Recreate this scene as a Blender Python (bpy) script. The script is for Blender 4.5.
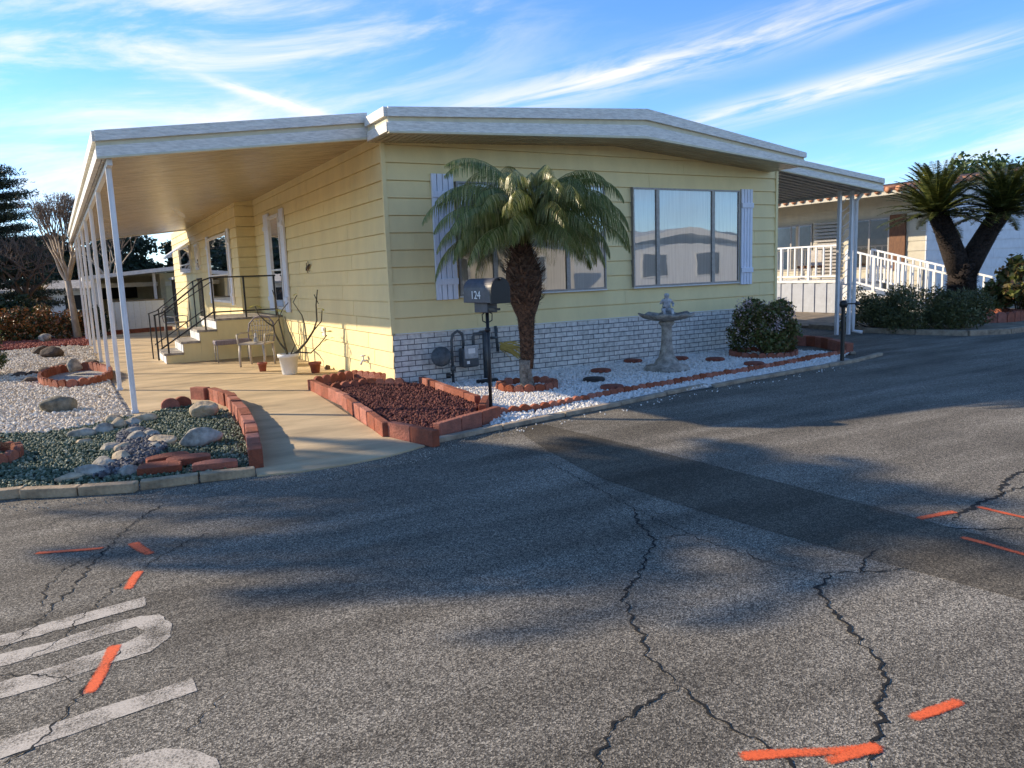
import bpy, math, random
import numpy as np
from mathutils import Vector, Matrix
random.seed(4); RNG=np.random.default_rng(7)
for o in list(bpy.data.objects): bpy.data.objects.remove(o)
sc=bpy.context.scene; COL=sc.collection
R=math.radians; PI=math.pi

# ------------------------------------------------------------ camera
cd=bpy.data.cameras.new('camera'); cam=bpy.data.objects.new('camera',cd); COL.objects.link(cam)
right=Vector((0.86710915,-0.49679578,-0.03627214)); up=Vector((0.10304212,0.10765316,0.98883422)); fwd=Vector((0.48734386,0.86116476,-0.14453793))
m=Matrix((right,up,-fwd)).transposed().to_4x4(); m.translation=Vector((-3.880,-10.303,1.6)); cam.matrix_world=m
cd.sensor_width=36; cd.lens=752/1024*36; cd.clip_start=.05; cd.clip_end=2000
sc.camera=cam
# ------------------------------------------------------------ light
SUNEL=R(24.2); SD=Vector((-0.725,0.689,0)).normalized()           # towards the sun, on the ground plane
sunvec=(SD*math.cos(SUNEL)+Vector((0,0,math.sin(SUNEL)))).normalized()
ld=bpy.data.lights.new('sun','SUN'); ld.energy=3.5; ld.angle=R(.55); ld.color=(1,.83,.60)
sun=bpy.data.objects.new('sun',ld); COL.objects.link(sun); sun.rotation_euler=sunvec.to_track_quat('Z','Y').to_euler(); sun.location=(-30,30,30)
sc.view_settings.view_transform='Standard'; sc.view_settings.look='None'; sc.view_settings.exposure=1.05; sc.view_settings.gamma=1; sc.view_settings.use_curve_mapping=False
W=bpy.data.worlds.new('World'); sc.world=W; W.use_nodes=True
def world():
    nt=W.node_tree; N=nt.nodes; Lk=nt.links; N.clear()
    out=N.new('ShaderNodeOutputWorld'); bg=N.new('ShaderNodeBackground'); bg.inputs['Strength'].default_value=.15
    sky=N.new('ShaderNodeTexSky'); sky.sky_type='NISHITA'; sky.sun_disc=False; sky.sun_elevation=SUNEL
    sky.sun_rotation=math.atan2(SD.x,SD.y); sky.altitude=200; sky.air_density=.8; sky.dust_density=.05; sky.ozone_density=5
    tc=N.new('ShaderNodeTexCoord'); sep=N.new('ShaderNodeSeparateXYZ'); Lk.new(tc.outputs['Generated'],sep.inputs[0])
    def M(op,a,b=None,c=None):
        n=N.new('ShaderNodeMath'); n.operation=op
        for i,v in enumerate((a,b,c)):
            if v is None: continue
            if isinstance(v,(int,float)): n.inputs[i].default_value=v
            else: Lk.new(v,n.inputs[i])
        return n.outputs[0]
    x,y,z=sep.outputs
    # azimuth and elevation measured in the world, centred on north-north-east
    rh=M('SUBTRACT',M('MULTIPLY',x,.8703),M('MULTIPLY',y,.4925)); fh=M('ADD',M('MULTIPLY',x,.4925),M('MULTIPLY',y,.8703))
    az=M('ARCTAN2',rh,fh); el=M('ARCSINE',z)
    def band(a0,e0,a1,e1,w,sx,sy,seed,lo,hi,amp):
        L=math.hypot(a1-a0,e1-e0); c=(a1-a0)/L; s=(e1-e0)/L; ca=(a0+a1)/2; ce=(e0+e1)/2
        da=M('SUBTRACT',az,ca); de=M('SUBTRACT',el,ce)
        u=M('ADD',M('MULTIPLY',da,c),M('MULTIPLY',de,s)); v=M('SUBTRACT',M('MULTIPLY',de,c),M('MULTIPLY',da,s))
        cx=N.new('ShaderNodeCombineXYZ'); Lk.new(M('MULTIPLY',u,sx),cx.inputs[0]); Lk.new(M('MULTIPLY',v,sy),cx.inputs[1]); cx.inputs[2].default_value=seed
        no=N.new('ShaderNodeTexNoise'); no.inputs['Scale'].default_value=1; no.inputs['Detail'].default_value=9; no.inputs['Roughness'].default_value=.62; no.inputs['Distortion'].default_value=.5
        Lk.new(cx.outputs[0],no.inputs['Vector'])
        mr=N.new('ShaderNodeMapRange'); mr.interpolation_type='SMOOTHSTEP'; mr.inputs['From Min'].default_value=lo; mr.inputs['From Max'].default_value=hi; Lk.new(no.outputs['Fac'],mr.inputs['Value'])
        gv=M('POWER',2.718,M('MULTIPLY',M('POWER',M('DIVIDE',M('ABSOLUTE',v),w),2.),-1.))
        gu=M('POWER',2.718,M('MULTIPLY',M('POWER',M('DIVIDE',M('ABSOLUTE',u),L*.52),4.),-1.))
        return M('MULTIPLY',M('MULTIPLY',M('MULTIPLY',gv,gu),mr.outputs[0]),amp)
    bs=[band(-.95,.16,-.02,.33,.12,3.5,16,1.3,.38,.68,.85),
        band(-.9,.06,-.2,.16,.075,3,18,4.3,.36,.66,.8),
        band(-.08,.20,.50,.295,.022,5,40,7.1,.32,.62,.75),
        band(-.36,.24,-.22,.20,.006,9,60,2.2,.3,.6,.7),
        band(.18,.165,.58,.225,.014,4,60,9.4,.32,.6,.85),
        band(.22,.085,.85,.165,.03,3,24,12.,.35,.65,.8),
        band(.10,.235,.2,.25,.006,8,60,15.,.3,.6,.4),
        band(-3.2,.25,-1.2,.25,.22,2,9,21.,.42,.66,.8),
        band(1.1,.3,3.2,.25,.22,2,9,27.,.42,.66,.8),
        band(-.6,.75,1.4,.65,.3,2,9,33.,.48,.7,.6)]
    tot=bs[0]
    for b in bs[1:]: tot=M('ADD',tot,b)
    tot=M('MINIMUM',tot,.86)
    hz=N.new('ShaderNodeMapRange'); hz.inputs['From Min'].default_value=-.02; hz.inputs['From Max'].default_value=.02; Lk.new(z,hz.inputs['Value'])
    hs=N.new('ShaderNodeHueSaturation'); hs.inputs['Saturation'].default_value=1.08; hs.inputs['Value'].default_value=.93; Lk.new(sky.outputs[0],hs.inputs['Color'])
    mix=N.new('ShaderNodeMixRGB'); Lk.new(M('MULTIPLY',tot,hz.outputs[0]),mix.inputs[0]); Lk.new(hs.outputs[0],mix.inputs[1]); mix.inputs[2].default_value=(3.7,3.6,3.55,1)
    Lk.new(mix.outputs[0],bg.inputs[0]); Lk.new(bg.outputs[0],out.inputs[0])
world()

# ------------------------------------------------------------ materials
MATS={}
def mat(name,col,rough=.75,var=.12,scale=6,bump=0,bscale=60,metal=0,col2=None,stretch=(1,1,1),detail=6,spec=None,lo=.35,hi=.65,objrand=0):
    if name in MATS: return MATS[name]
    m=bpy.data.materials.new(name); m.use_nodes=True; nt=m.node_tree; N=nt.nodes; L=nt.links; b=N['Principled BSDF']
    b.inputs['Roughness'].default_value=rough; b.inputs['Metallic'].default_value=metal
    if spec is not None: b.inputs['Specular IOR Level'].default_value=spec
    tc=N.new('ShaderNodeTexCoord'); mp=N.new('ShaderNodeMapping'); mp.inputs['Scale'].default_value=stretch; L.new(tc.outputs['Object'],mp.inputs[0])
    no=N.new('ShaderNodeTexNoise'); no.inputs['Scale'].default_value=scale; no.inputs['Detail'].default_value=detail; no.inputs['Roughness'].default_value=.65; L.new(mp.outputs[0],no.inputs['Vector'])
    r=N.new('ShaderNodeValToRGB'); L.new(no.outputs['Fac'],r.inputs[0])
    c2=col2 or tuple(max(0,c*(1-var*2)) for c in col); c1=col if col2 else tuple(min(1,c*(1+var)) for c in col)
    r.color_ramp.elements[0].position=lo; r.color_ramp.elements[0].color=(*c2,1); r.color_ramp.elements[1].position=hi; r.color_ramp.elements[1].color=(*c1,1)
    if objrand:
        oi=N.new('ShaderNodeObjectInfo'); mr=N.new('ShaderNodeMapRange'); mr.inputs['To Min'].default_value=1-objrand; mr.inputs['To Max'].default_value=1+objrand*.6; L.new(oi.outputs['Random'],mr.inputs['Value'])
        hv=N.new('ShaderNodeHueSaturation'); L.new(mr.outputs[0],hv.inputs['Value']); L.new(r.outputs[0],hv.inputs['Color']); sm=N.new('ShaderNodeMapRange'); sm.inputs['To Min'].default_value=1.08; sm.inputs['To Max'].default_value=.88; L.new(oi.outputs['Random'],sm.inputs['Value']); L.new(sm.outputs[0],hv.inputs['Saturation']); L.new(hv.outputs[0],b.inputs['Base Color'])
    else: L.new(r.outputs[0],b.inputs['Base Color'])
    if bump:
        n2=N.new('ShaderNodeTexNoise'); n2.inputs['Scale'].default_value=bscale; n2.inputs['Detail'].default_value=5; L.new(mp.outputs[0],n2.inputs['Vector'])
        bp=N.new('ShaderNodeBump'); bp.inputs['Strength'].default_value=bump; bp.inputs['Distance'].default_value=.02; L.new(n2.outputs['Fac'],bp.inputs['Height']); L.new(bp.outputs[0],b.inputs['Normal'])
    MATS[name]=m; return m
def island(name,cols,rough=.6,trans=0,bump=0):
    """colour differs from leaf to leaf / stone to stone"""
    if name in MATS: return MATS[name]
    m=bpy.data.materials.new(name); m.use_nodes=True; nt=m.node_tree; N=nt.nodes; L=nt.links; b=N['Principled BSDF']; b.inputs['Roughness'].default_value=rough
    g=N.new('ShaderNodeNewGeometry'); r=N.new('ShaderNodeValToRGB'); L.new(g.outputs['Random Per Island'],r.inputs[0])
    e=r.color_ramp.elements
    while len(e)<len(cols): e.new(.5)
    for i,c in enumerate(cols): e[i].position=i/(len(cols)-1); e[i].color=(*c,1)
    L.new(r.outputs[0],b.inputs['Base Color'])
    if bump:
        tc=N.new('ShaderNodeTexCoord'); n2=N.new('ShaderNodeTexNoise'); n2.inputs['Scale'].default_value=80; L.new(tc.outputs['Object'],n2.inputs['Vector'])
        bp=N.new('ShaderNodeBump'); bp.inputs['Strength'].default_value=bump; bp.inputs['Distance'].default_value=.01; L.new(n2.outputs['Fac'],bp.inputs['Height']); L.new(bp.outputs[0],b.inputs['Normal'])
    if trans:
        t=N.new('ShaderNodeBsdfTranslucent'); L.new(r.outputs[0],t.inputs[0]); mx=N.new('ShaderNodeMixShader'); mx.inputs[0].default_value=trans
        L.new(b.outputs[0],mx.inputs[1]); L.new(t.outputs[0],mx.inputs[2]); L.new(mx.outputs[0],N['Material Output'].inputs[0])
    MATS[name]=m; return m
def asphalt(name,dark,light,tint,spk=1.0):
    m=bpy.data.materials.new(name); m.use_nodes=True; nt=m.node_tree; N=nt.nodes; L=nt.links; b=N['Principled BSDF']; b.inputs['Roughness'].default_value=.93; b.inputs['Specular IOR Level'].default_value=.25
    tc=N.new('ShaderNodeTexCoord')
    vo=N.new('ShaderNodeTexVoronoi'); vo.inputs['Scale'].default_value=170; L.new(tc.outputs['Object'],vo.inputs['Vector'])
    sp=N.new('ShaderNodeSeparateColor'); L.new(vo.outputs['Color'],sp.inputs[0])
    r=N.new('ShaderNodeValToRGB'); e=r.color_ramp.elements; e[0].position=.1; e[0].color=(*dark,1); e[1].position=.97; e[1].color=(*light,1); a=e.new(.66); a.color=tuple(dark[i]*.6+light[i]*.4 for i in range(3))+(1,)
    L.new(sp.outputs[0],r.inputs[0])
    n1=N.new('ShaderNodeTexNoise'); n1.inputs['Scale'].default_value=.9; n1.inputs['Detail'].default_value=7; n1.inputs['Roughness'].default_value=.6
    mp=N.new('ShaderNodeMapping'); mp.inputs['Scale'].default_value=(.55,1.6,1); mp.inputs['Rotation'].default_value=(0,0,R(8)); L.new(tc.outputs['Object'],mp.inputs[0]); L.new(mp.outputs[0],n1.inputs['Vector'])
    n3=N.new('ShaderNodeTexNoise'); n3.inputs['Scale'].default_value=24; n3.inputs['Detail'].default_value=3; L.new(tc.outputs['Object'],n3.inputs['Vector'])
    r2=N.new('ShaderNodeValToRGB'); e=r2.color_ramp.elements; e[0].position=.36; e[0].color=(.70,.68,.65,1); e[1].position=.66; e[1].color=(1.22,1.2,1.17,1); L.new(n1.outputs['Fac'],r2.inputs[0])
    r3=N.new('ShaderNodeValToRGB'); e=r3.color_ramp.elements; e[0].position=.3; e[0].color=(.86,.86,.86,1); e[1].position=.7; e[1].color=(1.12,1.12,1.12,1); L.new(n3.outputs['Fac'],r3.inputs[0])
    def mul(a,b_):
        x=N.new('ShaderNodeMixRGB'); x.blend_type='MULTIPLY'; x.inputs[0].default_value=1; L.new(a,x.inputs[1])
        if isinstance(b_,tuple): x.inputs[2].default_value=(*b_,1)
        else: L.new(b_,x.inputs[2])
        return x.outputs[0]
    n4=N.new('ShaderNodeTexNoise'); n4.inputs['Scale'].default_value=1; n4.inputs['Detail'].default_value=4; m4=N.new('ShaderNodeMapping'); m4.inputs['Scale'].default_value=(.22,2.6,1); m4.inputs['Rotation'].default_value=(0,0,R(-14)); L.new(tc.outputs['Object'],m4.inputs[0]); L.new(m4.outputs[0],n4.inputs['Vector'])
    r4=N.new('ShaderNodeValToRGB'); e=r4.color_ramp.elements; e[0].position=.40; e[0].color=(.78,.77,.75,1); e[1].position=.58; e[1].color=(1.06,1.06,1.05,1); L.new(n4.outputs['Fac'],r4.inputs[0])
    L.new(mul(mul(mul(mul(r.outputs[0],r2.outputs[0]),r3.outputs[0]),r4.outputs[0]),tint),b.inputs['Base Color'])
    bp=N.new('ShaderNodeBump'); bp.inputs['Strength'].default_value=.45*spk; bp.inputs['Distance'].default_value=.004; L.new(vo.outputs['Distance'],bp.inputs['Height'])
    b2=N.new('ShaderNodeBump'); b2.inputs['Strength'].default_value=.2; b2.inputs['Distance'].default_value=.01; L.new(n3.outputs['Fac'],b2.inputs['Height']); L.new(bp.outputs[0],b2.inputs['Normal']); L.new(b2.outputs[0],b.inputs['Normal'])
    return m
M_asph=asphalt('asphalt',(.054,.049,.042),(.42,.38,.31),(1,1,1))
M_patch=asphalt('asphalt_new',(.040,.035,.028),(.22,.195,.155),(1,.98,.94),.7)
M_conc=mat('concrete',(.55,.42,.25),.9,.17,1.1,.25,90,detail=10,stretch=(.6,1.6,1))
M_kerb=mat('kerb_concrete',(.36,.29,.21),.92,.2,9,.5,60)
M_dirt=mat('dirt',(.24,.19,.13),.95,.25,3,.5,30)
M_yard=mat('yard_ground',(.30,.27,.22),.95,.25,2,.4,30)
M_whitegr=mat('gravel_bed',(.40,.39,.36),.95,.3,45,.8,60)
M_greengr=mat('green_gravel_bed',(.05,.075,.06),.95,.3,60,.8,70)
M_redgr=mat('red_gravel_bed',(.10,.03,.02),.95,.3,60,.8,70)
M_yellow=mat('yellow_siding',(.84,.69,.35),.62,.04,1.3,.12,70,stretch=(1.6,1.6,.7),detail=8)
M_brick=mat('scallop_brick',(.42,.125,.07),.9,.2,10,.7,60,objrand=.32,col2=(.26,.085,.05))
M_brick2=mat('terracotta_scallop',(.44,.125,.06),.9,.2,10,.7,60,objrand=.30,col2=(.28,.09,.05))
M_trim=mat('white_trim',(.74,.73,.70),.6,.06,8,.25,50,stretch=(1,1,1))
M_embos=mat('embossed_white',(.78,.75,.68),.5,.12,26,.35,40,stretch=(.35,.35,2.2))
M_cream=mat('cream_trim',(.66,.60,.42),.6,.05,6)
M_shut=mat('shutter_white',(.74,.78,.88),.55,.05,12,.1,60,stretch=(3,3,.4))
M_soff=mat('embossed_soffit',(.50,.41,.27),.27,.10,6,1.0,11,stretch=(.30,1.7,1),spec=.7,col2=(.30,.23,.13))
M_soffr=mat('ribbed_soffit',(.50,.47,.42),.55,.10,9,.2,24,stretch=(2,.5,1))
M_roof=mat('roof_membrane',(.62,.62,.60),.7,.1,4)
M_alu=mat('aluminium',(.30,.28,.26),.45,.1,20,metal=.3)
M_post=mat('white_post',(.78,.78,.78),.4,.08,9,.1,40,stretch=(1,1,.3))
M_blackmetal=mat('black_iron',(.015,.014,.014),.45,.2,20)
M_blind=mat('vertical_blind',(.80,.78,.72),.7,.08,4,stretch=(12,12,.3))
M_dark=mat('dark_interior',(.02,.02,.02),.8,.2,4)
M_curt=mat('curtain_beige',(.50,.46,.40),.85,.12,10,stretch=(8,8,.4))
M_brown=mat('brown_shutter',(.15,.062,.025),.7,.2,12,stretch=(3,3,.5))
M_tan=mat('tan_siding',(.50,.46,.36),.7,.05,4)
M_white=mat('white_siding',(.70,.72,.75),.6,.05,4)
M_tile=mat('terracotta_tile',(.50,.22,.11),.8,.2,6,.4,20)
M_bark=mat('brown_bark',(.10,.065,.04),.95,.3,14,.9,30,stretch=(1,1,.35))
M_barkp=mat('pale_bark',(.42,.34,.26),.9,.2,10,.6,20,stretch=(1,1,.3))
M_palmt=mat('palm_fibre',(.13,.065,.035),.95,.4,24,1,45)
M_palmbase=mat('palm_base_bark',(.28,.23,.18),.95,.35,18,1,45)
M_sagot=mat('sago_trunk',(.030,.020,.015),.95,.4,20,1,40)
M_leafpalm=island('palm_leaf',[(.08,.105,.02),(.17,.20,.045),(.26,.27,.075),(.42,.38,.16)],.34,.25)
M_leafsago=island('sago_leaf',[(.04,.06,.012),(.10,.12,.025),(.20,.20,.05)],.4,.1)
M_leafdark=island('dark_leaf',[(.012,.024,.010),(.028,.048,.018),(.05,.075,.028)],.5,.1)
M_cedar=island('cedar_leaf',[(.008,.018,.010),(.018,.034,.016),(.03,.05,.024)],.6,.05)
M_leafbush=island('bush_leaf',[(.05,.07,.016),(.10,.125,.03),(.17,.16,.05),(.17,.09,.04)],.42,.15)
M_flower=island('pale_flower',[(.62,.42,.42),(.75,.60,.58)],.6,.2)
M_leafhedge=island('hedge_leaf',[(.03,.05,.015),(.07,.08,.02),(.30,.11,.035),(.38,.16,.05)],.5,.15)
M_leafjun=island('juniper_leaf',[(.045,.055,.016),(.09,.10,.03),(.15,.15,.055)],.55,.1)
M_leafjun2=island('bright_juniper_leaf',[(.03,.055,.015),(.06,.10,.03),(.10,.15,.05)],.5,.15)
M_brownleaf=island('dry_leaf',[(.09,.05,.03),(.16,.09,.05),(.22,.13,.08)],.7,.1)
M_yucca=island('yucca_leaf',[(.10,.13,.04),(.20,.12,.05),(.26,.13,.05)],.6,.1)
M_plum=island('plumeria_leaf',[(.30,.34,.05),(.50,.48,.08)],.5,.3)
M_twig=mat('plumeria_branch',(.10,.085,.05),.8,.3,12)
M_wpeb=island('white_pebble',[(.62,.58,.53),(.78,.75,.70),(.86,.84,.80),(.66,.60,.52)],.7)
M_wpeb2=island('cream_pebble',[(.46,.38,.28),(.66,.57,.45),(.80,.72,.60),(.52,.42,.30)],.75)
M_gpeb=island('green_pebble',[(.035,.055,.025),(.06,.09,.045),(.11,.14,.08),(.32,.33,.23)],.7)
M_lava=island('lava_rock',[(.07,.02,.016),(.14,.04,.03),(.20,.065,.045)],.9)
M_lava2=island('red_rock',[(.20,.045,.03),(.32,.08,.05),(.36,.12,.08)],.9)
M_rock=mat('grey_rock',(.40,.36,.29),.9,.3,7,.8,18)
M_rocktan=mat('tan_rock',(.52,.41,.27),.9,.25,7,.8,18)
M_rockdark=mat('dark_rock',(.10,.07,.05),.9,.3,7,.8,18)
M_rockgreen=mat('greenish_rock',(.20,.18,.13),.9,.3,7,.8,18)
M_bath=mat('weathered_cement',(.36,.33,.29),.9,.3,9,.5,40)
M_cherub=mat('pale_cement',(.52,.52,.53),.85,.3,16,.4,40)
M_gas=mat('grey_meter_paint',(.075,.09,.10),.5,.2,20,.1,50)
M_gasl=mat('pale_meter_paint',(.42,.44,.45),.5,.15,20)
M_mail=mat('grey_plastic',(.065,.067,.08),.5,.15,12,.08,60)
M_mailb=mat('black_plastic',(.006,.006,.007),.5,.15,12)
M_wpaint=mat('white_paint',(.80,.80,.78),.6,.03,12)
M_roadpaint=mat('worn_road_paint',(.50,.46,.40),.9,.1,70,.3,80,col2=(.15,.14,.125),lo=.36,hi=.58,detail=10)
M_orange=mat('orange_spray',(.90,.14,.035),.8,.1,60,.3,80,col2=(.50,.10,.04),lo=.28,hi=.45)
def wornpaint(name,col,edge_attr,lo,hi,sc):
    m=bpy.data.materials.new(name); m.use_nodes=True; nt=m.node_tree; N=nt.nodes; L=nt.links; b=N['Principled BSDF']; b.inputs['Roughness'].default_value=.85
    tc=N.new('ShaderNodeTexCoord'); a=N.new('ShaderNodeTexNoise'); a.inputs['Scale'].default_value=sc; a.inputs['Detail'].default_value=4; a.inputs['Roughness'].default_value=.8; L.new(tc.outputs['Object'],a.inputs['Vector'])
    c=N.new('ShaderNodeTexNoise'); c.inputs['Scale'].default_value=6; c.inputs['Detail'].default_value=6; L.new(tc.outputs['Object'],c.inputs['Vector'])
    def M(op,x,y):
        n=N.new('ShaderNodeMath'); n.operation=op
        for i,v in enumerate((x,y)):
            if isinstance(v,(int,float)): n.inputs[i].default_value=v
            else: L.new(v,n.inputs[i])
        return n.outputs[0]
    f=M('ADD',a.outputs['Fac'],M('MULTIPLY',M('SUBTRACT',c.outputs['Fac'],.5),.9))
    if edge_attr:
        at=N.new('ShaderNodeAttribute'); at.attribute_name='cov'; f=M('ADD',f,M('MULTIPLY',M('SUBTRACT',at.outputs['Fac'],.5),.75))
    mr=N.new('ShaderNodeMapRange'); mr.inputs['From Min'].default_value=lo; mr.inputs['From Max'].default_value=hi; L.new(f,mr.inputs['Value'])
    r=N.new('ShaderNodeValToRGB'); r.color_ramp.elements[0].color=(*[x*.62 for x in col],1); r.color_ramp.elements[0].position=.3; r.color_ramp.elements[1].position=.65; r.color_ramp.elements[1].color=(*col,1); L.new(a.outputs['Fac'],r.inputs[0]); L.new(r.outputs[0],b.inputs['Base Color'])
    t=N.new('ShaderNodeBsdfTransparent'); mx=N.new('ShaderNodeMixShader'); L.new(mr.outputs[0],mx.inputs[0]); L.new(t.outputs[0],mx.inputs[1]); L.new(b.outputs[0],mx.inputs[2]); L.new(mx.outputs[0],N['Material Output'].inputs[0]); return m
M_roadpaint=wornpaint('worn_road_paint',(.60,.53,.43),False,.27,.56,120)
M_orange=wornpaint('orange_spray',(.95,.15,.04),True,.45,.85,130)
M_crack=mat('crack_shadow',(.008,.008,.008),1,.3,40)
M_pot=mat('white_pot',(.74,.74,.72),.5,.05,6)
M_clay=mat('clay_pot',(.34,.10,.06),.8,.15,10)
M_soil=mat('soil',(.05,.035,.025),.95,.3,40,.6,60)
M_chair=mat('cream_metal_chair',(.45,.41,.36),.5,.1,10)
M_mesh=mat('grey_seat_mesh',(.20,.17,.20),.6,.15,30)
M_yel=island('dry_yellow_frond',[(.42,.30,.07),(.55,.40,.10)],.7,.1)
M_car=mat('silver_car',(.35,.37,.40),.3,.04,3,metal=.5)
M_rubber=mat('rubber',(.02,.02,.02),.8,.1,8)
M_house2=mat('beige_stucco',(.68,.60,.46),.8,.06,3,.2,50)
M_stone=mat('red_stepping_stone',(.26,.075,.045),.9,.25,12,.4,60)
M_stoned=mat('dark_stepping_stone',(.05,.04,.035),.9,.25,12,.4,60)
M_hill=mat('far_hill',(.10,.13,.16),.95,.2,.02)
def glassmat(name,refl,tint=(.9,.9,.9)):
    m=bpy.data.materials.new(name); m.use_nodes=True; nt=m.node_tree; N=nt.nodes; L=nt.links; N.remove(N['Principled BSDF'])
    t=N.new('ShaderNodeBsdfTransparent'); t.inputs[0].default_value=(*tint,1); g=N.new('ShaderNodeBsdfGlossy'); g.inputs['Roughness'].default_value=.015; g.inputs[0].default_value=(1,1,1,1)
    f=N.new('ShaderNodeFresnel'); f.inputs[0].default_value=1.5; a=N.new('ShaderNodeMath'); a.operation='MULTIPLY_ADD'; a.inputs[1].default_value=1.6; a.inputs[2].default_value=refl; L.new(f.outputs[0],a.inputs[0])
    tc=N.new('ShaderNodeTexCoord'); n2=N.new('ShaderNodeTexNoise'); n2.inputs['Scale'].default_value=1.4; L.new(tc.outputs['Object'],n2.inputs['Vector']); bp=N.new('ShaderNodeBump'); bp.inputs['Strength'].default_value=.02; bp.inputs['Distance'].default_value=.05; L.new(n2.outputs['Fac'],bp.inputs['Height']); L.new(bp.outputs[0],g.inputs['Normal'])
    mx=N.new('ShaderNodeMixShader'); L.new(a.outputs[0],mx.inputs[0]); L.new(t.outputs[0],mx.inputs[1]); L.new(g.outputs[0],mx.inputs[2]); L.new(mx.outputs[0],N['Material Output'].inputs[0]); return m
M_glass=glassmat('window_glass',.09)
M_glass2=glassmat('porch_window_glass',.30,(.7,.72,.75))
# white painted brick skirting: real brick rhythm in the shader
def brickmat():
    m=bpy.data.materials.new('painted_brick_panel'); m.use_nodes=True; nt=m.node_tree; N=nt.nodes; L=nt.links; b=N['Principled BSDF']; b.inputs['Roughness'].default_value=.8
    tc=N.new('ShaderNodeTexCoord'); sp=N.new('ShaderNodeSeparateXYZ'); L.new(tc.outputs['Object'],sp.inputs[0]); cx=N.new('ShaderNodeCombineXYZ'); L.new(sp.outputs[0],cx.inputs[0]); L.new(sp.outputs[2],cx.inputs[1])
    br=N.new('ShaderNodeTexBrick'); L.new(cx.outputs[0],br.inputs['Vector']); br.inputs['Scale'].default_value=1; br.inputs['Brick Width'].default_value=.215; br.inputs['Row Height'].default_value=.079; br.inputs['Mortar Size'].default_value=.006; br.inputs['Mortar Smooth'].default_value=.3
    br.inputs['Color1'].default_value=(.74,.71,.66,1); br.inputs['Color2'].default_value=(.60,.58,.54,1); br.inputs['Mortar'].default_value=(.10,.10,.11,1)
    no=N.new('ShaderNodeTexNoise'); no.inputs['Scale'].default_value=14; no.inputs['Detail'].default_value=6; L.new(tc.outputs['Object'],no.inputs['Vector'])
    r=N.new('ShaderNodeValToRGB'); r.color_ramp.elements[0].position=.35; r.color_ramp.elements[0].color=(.78,.78,.78,1); r.color_ramp.elements[1].position=.6; r.color_ramp.elements[1].color=(1.1,1.1,1.1,1); L.new(no.outputs['Fac'],r.inputs[0])
    x=N.new('ShaderNodeMixRGB'); x.blend_type='MULTIPLY'; x.inputs[0].default_value=1; L.new(br.outputs[0],x.inputs[1]); L.new(r.outputs[0],x.inputs[2]); L.new(x.outputs[0],b.inputs['Base Color'])
    bp=N.new('ShaderNodeBump'); bp.invert=True; bp.inputs['Strength'].default_value=.9; bp.inputs['Distance'].default_value=.012; L.new(br.outputs['Fac'],bp.inputs['Height']); L.new(bp.outputs[0],b.inputs['Normal'])
    return m
M_brickpanel=brickmat()

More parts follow.
